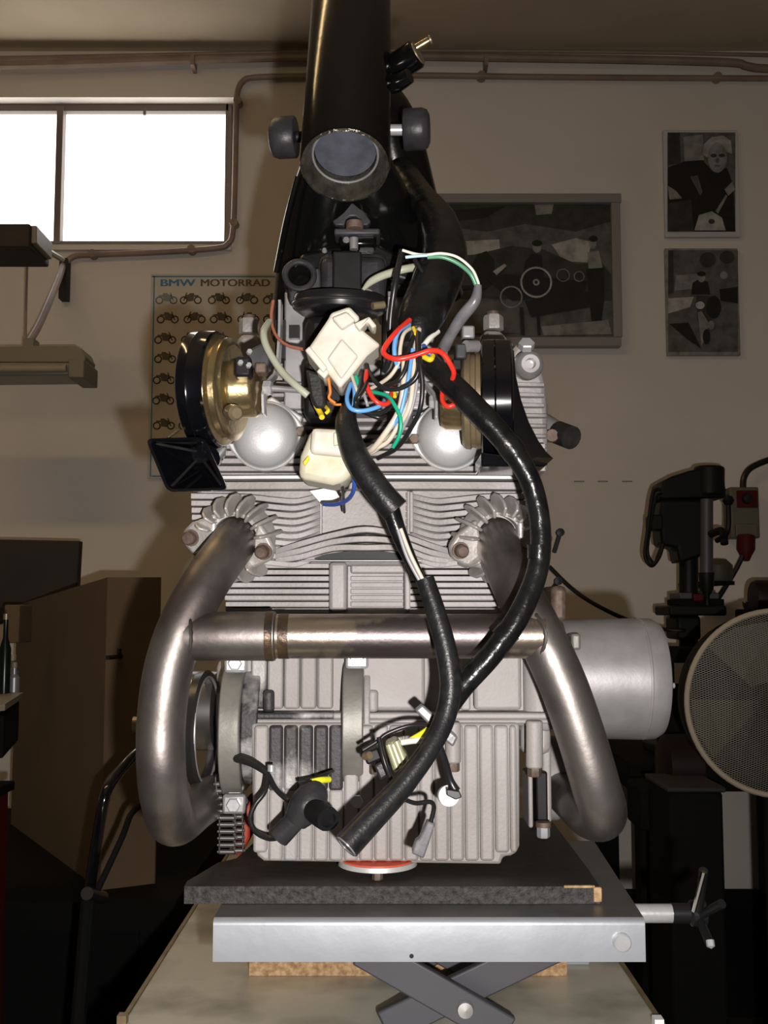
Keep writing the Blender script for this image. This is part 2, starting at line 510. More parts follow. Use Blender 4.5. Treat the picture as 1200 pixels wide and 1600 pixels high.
for x, y in ((372, 160), (366, 350), (300, 391), (146, 398), (752, 120), (1120, 122)):
    MB().lathe(P(x, y, 3.985), (0, 1, 0), [(-.02, 0), (-.02, .016), (.012, .018)], 10).build('clip', 'pipe', pt2)
MB().tube(px_path([(-60, 92), (200, 87), (420, 82), (620, 79), (1000, 82), (1260, 88)], 3.97), 0.008, 8).build(
    'cable', 'pipe', None, label='slim cable along the corner of wall and ceiling, topmost line', cat='cable')

# ------------------------------------------------------------------ things hung on the wall, left
bl = thing('wall_lamp_box', 'dark box-shaped lamp on a bracket in front of the window', 'lamp', P(20, 385, 3.3))
MB().boxpx(-60, 349, 46, 386, 3.25, 3.45).build('housing', 'darkwood', bl, bevel=0.005)
MB().boxpx(46, 352, 57, 380, 3.27, 3.43).build('end_cap', 'lampbody', bl, bevel=0.004)
MB().tube(px_path([(50, 378, 3.35), (97, 405, 3.9)]), 0.011, 8, smooth=False).build('bracket_arm', 'fanrim', bl)
MB().boxpx(92, 403, 104, 466, 3.95, 4.0).build('wall_plate', 'darkwood', bl)
fx = thing('tube_lamp', 'dusty unlit fluorescent tube lamp with clear cover, hanging at left edge', 'lamp', P(60, 585, 3.5))
mb = MB().prismpx([(-60, 541), (118, 540), (128, 545), (134, 558), (132, 566), (-60, 566)], 3.42, 3.54)
mb.build('body', 'lampbody', fx, bevel=0.004)
MB().prismpx([(-60, 566), (118, 566), (122, 586), (-60, 588)], 3.40, 3.55).build('cover', 'lampclear', fx, bevel=0.008)
MB().boxpx(106, 561, 131, 590, 3.39, 3.56).build('end_cap', 'lampbody', fx, bevel=0.004)
MB().cyl(P(-60, 577, 3.38), P(104, 576, 3.38), 0.012).build('tube', 'fanrim', fx)
MB().tube(px_path([(42, 540, 3.5), (60, 510, 3.6), (80, 465, 3.75), (94, 430, 3.9), (100, 408, 3.98)]), 0.012, 8).build('conduit', 'pipe', fx)
MB().tube(px_path([(40, 540), (41, 470), (43, 395)], 3.5), 0.004, 6).build('hanging_wire', 'pipe', fx)
MB().boxpx(36, 528, 52, 542, 3.46, 3.52).build('hanger', 'lampbody', fx)

# ------------------------------------------------------------------ motorcycle poster
PY = 3.985
po = thing('poster', 'wall poster with blue border and rows of small motorcycles, behind left horn', 'poster', P(330, 745, PY))
MB().boxpx(233, 428, 520, 747, PY, PY + 0.008).build('sheet', 'poster', po)
for x0, y0, x1, y1 in ((237, 431, 520, 433), (237, 743, 520, 745), (237, 431, 239, 745), (518, 431, 520, 745)):
    MB().boxpx(x0, y0, x1, y1, PY - 0.001, PY).build('border_line', 'posterblue', po)
bmw = P(249, 447, PY - 0.001)
text_mesh('lettering', 'BMW', 'posterblue', bmw, 0.038, po, width=S(56, PY))
text_mesh('lettering', 'MOTORRAD', 'posterink', P(312, 447, PY - 0.001), 0.038, po, width=S(111, PY))


def bike_icon(cx, cy, flip, w=17.0):
    mb = MB()
    s = w / 17.0
    Y = PY - 0.0008

    def ring(x, r):
        mb.torus(P(cx + x * flip * s, cy + 4 * s, Y), (0, 1, 0), S(r * s, Y), S(1.1, Y), 14, 4)
    ring(-11, 5.4); ring(11, 5.4)
    pts = [(-10, 2), (-8, -4), (-3, -5), (-1, -7), (5, -7), (6, -4), (12, -4), (12, -2), (5, -1), (4, 5), (-4, 6), (-6, 2)]
    mb.prismpx([(cx + a * flip * s, cy + b * s) for a, b in pts], Y, Y + 0.0007)
    mb.prismpx([(cx + a * flip * s, cy + b * s) for a, b in [(-7, -8), (-5, -8), (-10, 5), (-12, 5)]], Y, Y + 0.0007)
    return mb


rows = [(465, (260, 298, 342, 386, 428)), (495, (262, 304, 345, 388, 428)), (527, (258, 300, 342)), (557, (258, 300)), (590, (256, 298)), (622, (255, 296)), (661, (256, 296))]
for ry, xs in rows:
    for i, x in enumerate(xs):
        bike_icon(x, ry, 1 if i % 2 else -1, 17).build('motorcycle_print', 'pink' if (ry == 465 and i == 0) else 'posterink', po, smooth=0)

# ------------------------------------------------------------------ framed photographs, right


def ell(cx, cy, rx, ry, n=18, a0=0.0, a1=360.0):
    return [(cx + rx * math.cos(math.radians(a0 + (a1 - a0) * k / n)), cy + ry * math.sin(math.radians(a0 + (a1 - a0) * k / n))) for k in range(n)]


def photo_print(shapes, Y, parent):
    mb = MB()
    for i, (tone, pts) in enumerate(shapes):
        mb.cur = tone
        yy = Y - 0.0004 * i
        if isinstance(pts, tuple) and pts[0] == 'ring':
            mb.torus(P(pts[1], pts[2], yy), (0, 1, 0), S(pts[3], yy), S(pts[4], yy), 28, 4)
        else:
            vs = [P(x, y, yy) for x, y in pts]
            mb.add(vs, [list(range(len(vs)))])
    return mb.build('photo_print', ['tone%d' % i for i in range(6)], parent, smooth=0)


FY = 3.95
pf = thing('framed_photo', 'large grey framed photograph of an old motorcycle workshop', 'picture', P(830, 540, FY))
outer = (668, 302, 971, 541); inner = (680, 316, 957, 526)
for x0, y0, x1, y1 in ((668, 302, 971, 316), (668, 526, 971, 541), (668, 316, 682, 526), (957, 316, 971, 526)):
    MB().boxpx(x0, y0, x1, y1, FY, FY + 0.04).build('frame_bar', 'picframe', pf, bevel=0.003)
MB().boxpx(682, 316, 957, 526, FY + 0.025, FY + 0.04).build('backing', 'matboard', pf)
sh = [(2, [(682, 316), (957, 316), (957, 526), (682, 526)]),
      (1, [(682, 316), (957, 316), (957, 345), (900, 362), (820, 350), (760, 362), (682, 352)]),
      (0, [(690, 330), (790, 322), (760, 340), (700, 348)]),
      (3, [(835, 320), (865, 319), (862, 334), (838, 336)]),
      (4, [(700, 378), (780, 374), (782, 400), (760, 412), (700, 402)]),
      (4, [(862, 382), (900, 372), (924, 378), (918, 410), (880, 408)]),
      (1, [(682, 400), (740, 398), (800, 384), (850, 390), (900, 412), (940, 410), (957, 430), (957, 470), (682, 466)]),
      (0, [(735, 420), (745, 398), (760, 392), (772, 405), (775, 440), (750, 460)]),
      (0, [(820, 410), (832, 396), (846, 398), (850, 430), (862, 460), (812, 462)]),
      (3, ell(839, 386, 7, 9)), (0, ell(839, 380, 8, 5)),
      (3, ell(926, 380, 6, 9)), (0, ell(927, 373, 7, 5)),
      (3, [(918, 394), (936, 392), (942, 420), (920, 424)]),
      (0, [(916, 420), (944, 418), (944, 470), (938, 514), (926, 516), (922, 480)]),
      (2, [(700, 470), (760, 466), (810, 474), (812, 520), (700, 522)]),
      (0, [(820, 470), (920, 455), (922, 480), (830, 496)]),
      (3, [(845, 510), (950, 500), (956, 522), (850, 524)]),
      (0, [(760, 436), (790, 428), (880, 436), (918, 440), (910, 462), (800, 470)]),
      (0, [(812, 480), (818, 480), (820, 524), (814, 524)]), (0, [(838, 484), (843, 484), (845, 524), (840, 524)]),
      (0, [(696, 448), (760, 444), (760, 450), (696, 454)]), (0, [(700, 450), (706, 450), (706, 480), (700, 480)]),
      (0, [(682, 352), (700, 352), (706, 420), (696, 500), (682, 520)]),
      (5, ('ring', 838, 441, 24, 1.6)), (4, ('ring', 799, 464, 17, 1.3)),
      (4, ('ring', 838, 441, 4, 1.5)), (3, ('ring', 880, 430, 10, 1.0)), (3, ('ring', 905, 432, 8, 1.0)),
      (4, [(770, 424), (788, 412), (792, 415), (776, 430)])]
photo_print(sh, FY + 0.024, pf)

FY2 = 3.975
pp = thing('portrait_photo', 'white bordered black and white photo of a rider in a pale cap', 'picture', P(1096, 370, FY2))
MB().boxpx(1038, 203, 1155, 370, FY2, FY2 + 0.02).build('border', 'matboard', pp, bevel=0.002)
sh = [(2, [(1043, 207), (1149, 207), (1149, 362), (1043, 362)]),
      (1, [(1043, 207), (1062, 207), (1064, 255), (1043, 258)]), (3, [(1068, 214), (1098, 210), (1100, 250), (1070, 256)]),
      (0, [(1043, 262), (1070, 252), (1098, 250), (1112, 266), (1136, 262), (1146, 290), (1149, 362), (1043, 362)]),
      (4, [(1098, 240), (1100, 225), (1112, 214), (1130, 212), (1142, 220), (1144, 240), (1122, 234), (1104, 246)]),
      (3, ell(1121, 246, 15, 24)),
      (1, ell(1115, 243, 5, 3)), (1, ell(1128, 243, 5, 3)), (2, ell(1121, 251, 3, 4)), (2, ell(1121, 259, 5, 2)),
      (2, [(1078, 276), (1090, 274), (1098, 300), (1094, 306)]), (3, [(1043, 290), (1056, 298), (1066, 310), (1046, 312)]),
      (3, [(1132, 296), (1144, 284), (1149, 296), (1138, 306)]), (3, [(1118, 330), (1134, 304), (1137, 306), (1122, 334)]),
      (4, [(1085, 360), (1092, 336), (1112, 330), (1128, 340), (1134, 360)]), (1, ell(1112, 346, 5, 4)),
      (1, [(1043, 318), (1080, 312), (1084, 362), (1043, 362)])]
photo_print(sh, FY2 - 0.001, pp)
pb = thing('road_photo', 'lower small black and white photo of a motorcyclist on a road', 'picture', P(1098, 552, FY2))
MB().boxpx(1041, 388, 1155, 555, FY2, FY2 + 0.02).build('border', 'tone3', pb, bevel=0.002)
sh = [(2, [(1044, 391), (1153, 391), (1153, 550), (1044, 550)]),
      (1, [(1044, 391), (1052, 391), (1053, 458), (1044, 460)]), (1, ell(1106, 406, 13, 12)), (1, ell(1136, 402, 12, 10)),
      (3, [(1056, 430), (1090, 428), (1096, 450), (1054, 454)]), (3, ell(1131, 430, 6, 6)),
      (0, [(1124, 452), (1153, 448), (1153, 474), (1126, 470)]),
      (4, [(1044, 466), (1084, 464), (1078, 480), (1044, 490)]),
      (0, [(1046, 506), (1076, 504), (1096, 545), (1074, 530)]),
      (0, [(1080, 460), (1082, 442), (1092, 436), (1106, 440), (1110, 460)]), (3, ell(1096, 434, 6, 7)), (0, ell(1096, 428, 7, 4)),
      (1, [(1088, 462), (1108, 462), (1112, 500), (1100, 526), (1090, 500)]), (5, ell(1094, 477, 7, 6)),
      (0, ell(1115, 480, 12, 18)), (3, [(1090, 488), (1096, 486), (1108, 506), (1102, 530), (1096, 540)]), (0, ell(1104, 526, 6, 12)),
      (3, ell(1111, 508, 5, 7))]
photo_print(sh, FY2 - 0.001, pb)

# three hooks / cracks in the plaster, right of the engine
for x in (905, 942, 980):
    MB().boxpx(x - 8, 751, x + 8, 753, 3.997, 4.0).build('wall_scratch', 'picframe', bpy.data.objects['wall_back'])

# ------------------------------------------------------------------ drill press and electrical box, right
DY = 3.3
dp = thing('drill_press', 'dark green pillar drill with domed belt guard against the wall', 'drill press', P(1085, 1160, DY))
MB().prismpx([(1031, 775), (1036, 752), (1050, 744), (1078, 735), (1100, 731), (1120, 733), (1131, 745), (1135, 765), (1134, 778), (1030, 779)], DY + 0.02, DY + 0.16).build('belt_guard', 'machine', dp, bevel=0.015)
MB().prismpx([(1034, 779), (1115, 779), (1114, 830), (1096, 870), (1062, 880), (1058, 856), (1034, 852), (1030, 810)], DY + 0.04, DY + 0.15).build('head_casting', 'machine', dp, bevel=0.01)
MB().cyl(P(1108, 776, DY + 0.05), P(1108, 729, DY + 0.05), S(24, DY)).build('motor', 'machine', dp, bevel=0.008)
MB().cyl(P(1076, 870, DY + 0.10), P(1076, 1180, DY + 0.10), S(15, DY)).build('column', 'machine', dp)
MB().cyl(P(1104, 780, DY), P(1104, 900, DY), S(10, DY)).build('quill', 'arm', dp)
MB().lathe(P(1104, 900, DY), (0, 0, -1), [(-.01, 0), (-.01, .024), (.04, .02), (.06, .008), (.09, .008), (.09, 0)], 16).build('chuck', 'machine', dp)
MB().boxpx(1018, 804, 1036, 828, DY + 0.02, DY + 0.1).build('switch', 'machine', dp, bevel=0.004)
lv = MB().tube(px_path([(1138, 786, DY - 0.1), (1137, 830, DY - 0.1), (1120, 845, DY - 0.05)]), 0.008, 8).build('feed_lever', 'machine', dp)
MB().lathe(P(1138, 782, DY - 0.1), (0, 0, 1), [(-.018, 0), (-.012, .012), (0, .018), (.012, .012), (.018, 0)], 12).build('knob', 'machine', lv)
MB().tube(px_path([(1110, 835, DY - 0.02), (1128, 830, DY - 0.06), (1132, 850, DY - 0.08)]), 0.012, 8).build('feed_hub', 'machine', dp)
MB().tube(px_path([(1032, 765), (1020, 772), (1012, 830), (1008, 868), (1018, 884), (1030, 870), (1036, 850)], DY - 0.02), 0.006, 8).build('cord', 'machine', dp)
MB().tube(px_path([(1034, 770), (1024, 780), (1015, 830), (1012, 864), (1022, 880), (1028, 868), (1034, 852)], DY), 0.005, 8).build('cord', 'machine', dp)
MB().boxpx(1046, 946, 1136, 962, DY - 0.02, DY + 0.16).build('drill_table', 'machine', dp, bevel=0.006)
MB().boxpx(1058, 962, 1096, 1000, DY + 0.04, DY + 0.18).build('table_clamp', 'machine', dp, bevel=0.01)
MB().boxpx(1034, 1170, 1125, 1185, DY + 0.0, DY + 0.25).build('base', 'machine', dp, bevel=0.006)

vz = P(1080, 946, DY).z
v = thing('drill_vise', 'small vise with a red jaw on the drill table', 'vise', (P(1090, 946, DY).x, DY + 0.08, vz))
MB().boxpx(1058, 936, 1132, 946, DY, DY + 0.12).build('body', 'bench', v, bevel=0.003)
MB().boxpx(1062, 926, 1082, 936, DY, DY + 0.12).build('jaw', 'arm', v, bevel=0.003)
MB().boxpx(1084, 928, 1100, 940, DY - 0.01, DY + 0.12).build('red_block', 'red', v, bevel=0.004)
MB().boxpx(1104, 926, 1124, 936, DY, DY + 0.12).build('jaw', 'arm', v, bevel=0.003)

ec = thing('oil_can', 'olive rounded can standing right behind the drill chuck', 'can', P(1122, 908, 3.75))
MB().lathe(P(1122, 908, 3.75), (0, 0, 1), [(0, 0), (0, .045), (.015, .05), (.055, .05), (.075, .03), (.078, 0)], 18).build('body', 'olive', ec)
MB().boxpx(1100, 908, 1148, 914, 3.68, 4.0).build('shelf', 'bench', ec)

eb = thing('switch_box', 'grey electrical switch box with red plate and black rotary knob', 'switch box', P(1163, 842, 3.93))
MB().boxpx(1141, 761, 1187, 841, 3.92, 4.0).build('housing', 'greybox', eb, bevel=0.006)
rp = MB().boxpx(1152, 766, 1184, 793, 3.912, 3.922).build('switch_plate', 'red', eb, bevel=0.002)
MB().lathe(P(1167, 779, 3.91), (0, -1, 0), [(0, 0), (0, .02), (.02, .017), (.022, 0)], 16).build('knob', 'black_plastic', rp)
MB().boxpx(1150, 818, 1184, 839, 3.905, 3.925).build('socket_lid', 'greybox', eb, bevel=0.003)
pl = thing('plug', 'red industrial plug in the grey switch box with lead running down', 'plug', P(1165, 870, 3.9))
MB().lathe(P(1166, 838, 3.89), (-.12, -.2, -1), [(0, 0), (0, .032), (.05, .032), (.07, .022), (.09, .014), (.09, 0)], 16).build('body', 'red', pl)
MB().tube(px_path([(1161, 868), (1150, 890), (1135, 915), (1118, 942)], 3.85), 0.009, 8).build('lead', 'black_plastic', pl)
MB().tube(px_path([(1161, 762, 3.95), (1163, 745, 3.95), (1175, 730, 3.95), (1210, 716, 3.95), (1260, 705, 3.95)]), 0.012, 10).build('supply_cable', 'black_plastic', eb)

# cable that swags from the engine's right to the drill
MB().tube(px_path([(858, 885, 3.0), (900, 925, 3.0), (950, 955, 3.0), (1000, 975, 3.05), (1050, 985, 3.2), (1075, 984, 3.4)]), 0.006, 8).build(
    'slack_cable', 'black_plastic', None, label='thin black cable sagging from the engine towards the drill press', cat='cable')

# bench under the drill
TZ = P(1080, 1186, DY).z
wb_ = thing('workbench', 'dark work bench carrying the drill press, its legs against the wall', 'bench', (1.2, 3.5, 0))
bx0 = P(985, 1190, 3.2).x
MB().box(((bx0 + 2.4) / 2, 3.55, TZ - 0.04), (2.4 - bx0, 0.7, 0.08)).build('top', 'bench', wb_, bevel=0.004)
for x in (bx0 + 0.06, 1.35, 2.3):
    for y in (3.24, 3.86):
        MB().box((x, y, (TZ - 0.08) / 2), (0.07, 0.07, TZ - 0.08)).build('leg', 'bench', wb_)
MB().box(((bx0 + 2.4) / 2, 3.84, 0.45), (2.3 - bx0, 0.05, 0.05)).build('rail', 'bench', wb_)
zb = P(1060, 1100, 3.15)
gb = thing('control_box', 'dark box with a pale paper label under the drill table', 'control box', (P(1065, 1100, 3.05).x, 3.1, TZ))
a = P(1042, 1012, 3.05); b = P(1098, 1100, 3.05)
MB().box(((a.x + b.x) / 2, 3.12, (a.z + TZ) / 2), (b.x - a.x, 0.14, a.z - TZ)).build('case', 'bench', gb, bevel=0.005)
MB().boxpx(1054, 1036, 1076, 1068, 3.046, 3.049).build('label', 'label', gb)
# dark machine cluster under the bench top
mt = thing('floor_motor', 'dark blue motor housing on a box below the drill bench', 'motor', (P(1070, 1300, 2.7).x, 2.75, 0))
MB().lathe(P(1032, 1195, 2.75), (1, 0, 0), [(0, 0), (0, .06), (.01, .075), (.09, .078), (.10, .05), (.12, .02), (.12, 0)], 20).build('housing', 'tankpaint', mt)
MB().boxpx(1000, 1230, 1042, 1300, 2.7, 2.85).build('gear_case', 'bench', mt, bevel=0.01)
a = P(1045, 1238, 2.5)
ct = thing('wooden_crate', 'tall dark brown box standing on the floor behind the lift handle', 'crate', (P(1088, 1238, 2.5).x, 2.6, 0))
b = P(1130, 1240, 2.5)
MB().box(((a.x + b.x) / 2, 2.6, a.z / 2), (b.x - a.x, 0.2, a.z)).build('body', 'bench', ct, bevel=0.008)
MB().box(((a.x + b.x) / 2, 2.6, a.z + 0.006), (b.x - a.x + 0.012, 0.212, 0.012)).build('lid', 'darkwood', ct, bevel=0.004)
# dark rounded thing beside the drill at the right edge
hb = thing('grinder', 'dark maroon bench grinder with curved guard at the right edge', 'grinder', (P(1180, 960, 3.3).x, 3.3, TZ))
MB().lathe(P(1192, 935, 3.25), (1, 0, 0), [(-.03, 0), (-.03, .05), (-.02, .055), (.08, .055), (.09, .05), (.09, 0)], 24).build('body', 'tankpaint', hb)
MB().torus(P(1186, 940, 3.2), (0, 1, 0), S(22, 3.2), 0.008, 20, 8, math.radians(180), math.radians(360)).build('guard', 'darksteel', hb)
gz = P(1192, 965, 3.25).z
MB().box((P(1196, 960, 3.25).x, 3.25, (gz + TZ) / 2), (0.14, 0.14, gz - TZ + 0.05)).build('pedestal', 'bench', hb, bevel=0.006)

# ------------------------------------------------------------------ fan
FNY = 2.1
fc = P(1216, 1098, FNY); fr_ = S(141, FNY)
fn = thing('fan', 'round floor fan with cream rim and fine wire grille, right edge', 'fan', (fc.x, fc.y + 0.1, 0))
MB().torus(fc, (0, 1, 0), fr_, S(4.5, FNY), 64, 10).build('rim', 'fanrim', fn)
MB().torus(fc + Vector((0, 0.10, 0)), (0, 1, 0), fr_ * 0.93, S(3, FNY), 48, 8).build('rear_rim', 'fanback', fn)
mb = MB()
nw = 44
for sgn in (1, -1):
    d = Vector((math.cos(math.radians(24)), 0, sgn * math.sin(math.radians(24))))
    e = Vector((-d.z, 0, d.x))
    for i in range(-nw, nw + 1):
        t = i / nw * fr_ * 0.985
        h = math.sqrt(max(fr_ ** 2 - t * t, 0))
        pts = []
        for k in range(9):
            q = -1 + 2 * k / 8
            p = fc + e * t + d * (h * q)
            rr = ((p - fc).length / fr_)
            pts.append(p + Vector((0, -0.035 * (1 - rr * rr) - 0.001, 0)))
        mb.tube(pts, 0.0005, 3, cap=False, smooth=False)
mb.build('grille', 'fanwire', fn, kind='stuff', smooth=0)
MB().lathe(fc, (0, 1, 0), [(0.0, fr_), (0.10, fr_ * 0.93), (0.12, fr_ * 0.7), (0.13, 0)], 48).build('housing', 'fanback', fn)
MB().lathe(fc + Vector((0, 0.02, 0)), (0, 1, 0), [(0, 0), (0, .03), (.01, .035), (.08, .035), (.08, 0)], 24).build('motor', 'fanback', fn)
for k in range(4):
    a0 = math.pi / 2 * k + 0.4
    vs = []
    for r in (0.034, 0.08, 0.125, 0.155):
        for w_ in (-0.42, 0.0, 0.42):
            vs.append(fc + Vector((r * math.cos(a0 + w_), 0.055 + 0.03 * w_, r * math.sin(a0 + w_))))
    fs = []
    for i in range(3):
        for j in range(2):
            fs.append((i * 3 + j, i * 3 + j + 1, (i + 1) * 3 + j + 1, (i + 1) * 3 + j))
    vs2 = [p + Vector((0, 0.003, 0)) for p in vs]
    MB().add(vs + vs2, fs + [tuple(q + 12 for q in f_) for f_ in fs]).build('blade', 'olive', fn)
MB().cyl(fc + Vector((0, 0.06, -fr_)), (fc.x, fc.y + 0.06, 0.02), 0.014).build('pole', 'bench', fn)
MB().lathe((fc.x, fc.y + 0.06, 0), (0, 0, 1), [(0, 0), (0, .2), (.015, .2), (.03, .03), (.03, 0)], 32).build('base', 'bench', fn)

# ------------------------------------------------------------------ left background
cx0 = P(27, 945, 3.25); cx1 = P(168, 902, 2.5); cx2 = P(252, 902, 2.56)
cb = thing('cardboard_box', 'tall brown cardboard box with flaps, left behind exhaust pipe', 'box', (cx1.x, 2.7, P(170, 1345, 2.45).z))
bz = P(170, 1400, 2.45).z
th = 0.006


def panel(a, b, za, zb, z0, nrm):
    n = Vector(nrm)
    return MB().prism([Vector((a.x, a.y, z0)), Vector((b.x, b.y, z0)), Vector((b.x, b.y, zb)), Vector((a.x, a.y, za))], n * th)


panel(cx0, cx1, cx0.z, cx1.z, bz, (0.6, 0.8, 0)).build('side_panel', 'card', cb)
panel(cx1, cx2, cx1.z, cx2.z, bz, (-0.6, 0.8, 0)).build('front_panel', 'card', cb)
q3 = cx0 + (cx2 - cx1)
panel(cx0, q3, cx0.z, cx0.z, bz, (0.6, 0.0, 0)).build('rear_panel', 'card', cb)
panel(q3, cx2, cx0.z, cx2.z, bz, (0, -1, 0)).build('rear_panel', 'card', cb)
MB().tube([P(168, 1028, 2.44), P(195, 1025, 2.54), P(235, 1020, 2.68)], 0.005, 6).build('strap', 'blackmatt', cb)
for x in (185, 198):
    MB().boxpx(x - 2, 1014, x + 2, 1026, 2.5 + (x - 185) * 0.004, 2.52 + (x - 185) * 0.004).build('staple', 'blackmatt', cb)
# low bench holding the box
lb = thing('low_bench', 'low dark bench under the cardboard box', 'bench', (-0.85, 2.95, 0))
MB().box((-0.95, 2.95, bz - 0.03), (1.0, 1.1, 0.06)).build('top', 'bench', lb)
MB().box((-0.95, 2.5, (bz - 0.06) / 2), (0.94, 0.02, bz - 0.06)).build('front_panel', 'bench', lb)  # front and side boards added to black out the space under the bench
MB().box((-0.465, 2.95, (bz - 0.06) / 2), (0.02, 1.0, bz - 0.06)).build('side_panel', 'bench', lb)
for x in (-1.4, -0.5):
    for y in (2.45, 3.45):
        MB().box((x, y, (bz - 0.06) / 2), (0.06, 0.06, bz - 0.06)).build('leg', 'bench', lb)
dpn = MB().prismpx([(-40, 842), (124, 845), (120, 918), (60, 950), (-40, 990)], 3.3, 3.34).build(
    'dark_panel', 'darkwood', None, label='dark brown wooden panel leaning behind the cardboard box', cat='panel', bevel=0.003)
# shelf at the far left edge with bottles and cans
shz = P(20, 1088, 2.3).z
shf = thing('side_shelf', 'pale edged shelf board at the far left edge', 'shelf', (P(0, 1088, 2.2).x, 2.2, shz))
MB().prism([P(-60, 1110, 2.0), P(8, 1100, 2.05), P(36, 1082, 2.3), P(-60, 1080, 2.4)], (0, 0, -0.012)).build('board', 'lampbody', shf)
MB().prism([P(-60, 1128, 2.05), P(6, 1118, 2.1), P(30, 1096, 2.3), P(-60, 1094, 2.4)], (0, 0, -0.08)).build('cabinet', 'bench', shf)
for k, (x, yb, yt, r, m_, lab) in enumerate(((6, 1030, 968, 9, 'bottleglass', 'dark green bottle on the left shelf beside the box'), (14, 1082, 1045, 9, 'silverlab', 'small silver can on the left shelf'),
                                           (3, 1062, 1034, 12, 'olive', 'squat olive jar between bottle and can on left shelf'))):
    b_ = P(x, 1083, 2.3)
    h = P(x, yt, 2.3).z - b_.z
    r_ = S(r, 2.3)
    t_ = thing('bottle' if k == 0 else ('can' if k == 1 else 'jar'), lab, ('bottle', 'can', 'jar')[k], b_ + Vector((0, 0.03 * k, 0)))
    o_ = b_ + Vector((0, 0.03 * k, 0))
    MB().lathe(o_, (0, 0, 1), [(0, 0), (0, r_), (h * .6, r_), (h * .75, r_ * .45), (h, r_ * .4), (h, 0)], 16).build('body', m_, t_)
    MB().lathe(o_ + Vector((0, 0, h)), (0, 0, 1), [(0, 0), (0, r_ * .5), (.012, r_ * .5), (.012, 0)], 12).build('cap', 'lampbody' if k else 'brassdull', t_)
MB().boxpx(6, 945, 30, 1005, 2.75, 2.85).build('carton', 'card', None, label='small carton wedged left of the tall cardboard box', cat='carton', bevel=0.003)
rc = thing('tool_cabinet', 'dark red tool cabinet at the lower left edge', 'cabinet', (P(-20, 1400, 2.0).x, 2.2, 0))
a = P(14, 1235, 2.4); b = P(-190, 1235, 2.4)
MB().box(((a.x + b.x) / 2, 2.2, a.z / 2), (a.x - b.x, 0.4, a.z)).build('body', 'red', rc, bevel=0.004)
MB().box(((a.x + b.x) / 2, 2.2, a.z + 0.01), (a.x - b.x + 0.02, 0.42, 0.02)).build('top', 'bench', rc, bevel=0.004)
for k in range(4):
    MB().box(((a.x + b.x) / 2, 1.995, a.z - 0.1 - 0.16 * k), (a.x - b.x - 0.03, 0.012, 0.14)).build('drawer', 'red', rc, bevel=0.003)
# bent tube of a motorcycle paddock stand
st = thing('paddock_stand', 'bent black tubular stand in the dark left of the table', 'stand', (P(150, 1400, 1.75).x, 1.75, 0))
MB().tube(px_path([(250, 1150, 1.95), (212, 1178, 1.85), (178, 1218, 1.78), (164, 1245, 1.75), (152, 1310, 1.75), (139, 1395, 1.75)]), S(8.5, 1.75), 12).build('main_tube', 'horn', st)
MB().tube(px_path([(225, 1255, 1.9), (205, 1272, 1.85), (190, 1310, 1.8), (148, 1400, 1.76)]), S(5, 1.75), 10).build('brace', 'bench', st)
e_ = P(139, 1395, 1.75)
MB().tube([e_, Vector((e_.x - 0.02, 1.75, 0.6)), Vector((e_.x - 0.02, 1.75, 0.0))], 0.012, 10).build('leg', 'bench', st)
MB().cyl(P(136, 1396, 1.72), P(160, 1402, 1.80), 0.010).build('foot_pivot', 'darksteel', st)

# ------------------------------------------------------------------ lift table, scissor jack, boards
ZT = P(600, 1530, 1.36).z
tb = thing('lift_table', 'worn bare steel work table under the scissor jack', 'table', (0, 1.6, 0))
MB().box((0.008, 1.62, ZT - 0.02), (0.585, 1.44, 0.04)).build('top', 'table', tb, bevel=0.003)
for sx in (-0.287, 0.303):
    MB().box((sx, 1.62, ZT - 0.018), (0.005, 1.44, 0.036)).build('edge_strip', 'brassdull', tb)
for x in (-0.22, 0.24):
    for y in (1.0, 2.2):
        MB().box((x, y, (ZT - 0.04) / 2), (0.06, 0.06, ZT - 0.04)).build('leg', 'bench', tb)
MB().box((0.0, 1.6, 0.3), (0.4, 1.1, 0.04)).build('lower_shelf', 'bench', tb)
e = P(1028, 1597, 1.21)
MB().box(e + Vector((0.0, 0, -0.005)), (0.01, 0.014, 0.02)).build('edge_clip', 'paper', tb)
e = P(196, 1592, 1.22)
MB().box(e + Vector((-0.003, 0, -0.005)), (0.01, 0.012, 0.02)).build('edge_clip', 'brassdull', tb)

ZPL = P(600, 1413, 1.09).z          # plate top
jk = thing('scissor_jack', 'small scissor lift with shiny folded steel top plate', 'scissor jack', (0.05, 1.2, ZT))
xl, xr = P(333, 1450, 1.04).x, P(1008, 1450, 1.04).x
zf0 = P(600, 1503, 1.04).z
# folded plate: top sheet and front apron with a rounded bend
sec = [(1.38, ZPL), (1.046, ZPL), (1.0425, ZPL - 0.001), (1.0406, ZPL - 0.003), (1.04, ZPL - 0.006), (1.04, zf0), (1.042, zf0), (1.042, ZPL - 0.006), (1.044, ZPL - 0.002), (1.38, ZPL - 0.002)]
mb = MB()
vs = [Vector((xl, y, z)) for y, z in sec] + [Vector((xr + (0.018 if y > 1.2 else 0), y, z)) for y, z in sec]
n = len(sec)
mb.add(vs, [list(range(n)), list(range(2 * n - 1, n - 1, -1))] + [(i, (i + 1) % n, (i + 1) % n + n, i + n) for i in range(1, n)])
mb.cur = 1
mb.add([vs[0], vs[1], vs[1 + n], vs[n]], [(0, 1, 2, 3)])
mb.build('top_plate', ['galv', 'platetop'], jk, smooth=50)
MB().hexa(P(971, 1471, 1.04), (0, -1, 0), S(14, 1.04), 0.006, 12).build('bolt', 'zinc', jk)
MB().lathe(P(643, 1494, 1.04), (0, -1, 0), [(-.001, 0), (-.001, .0025), (.0005, .002), (.0005, 0)], 10).build('rivet', 'darksteel', jk)


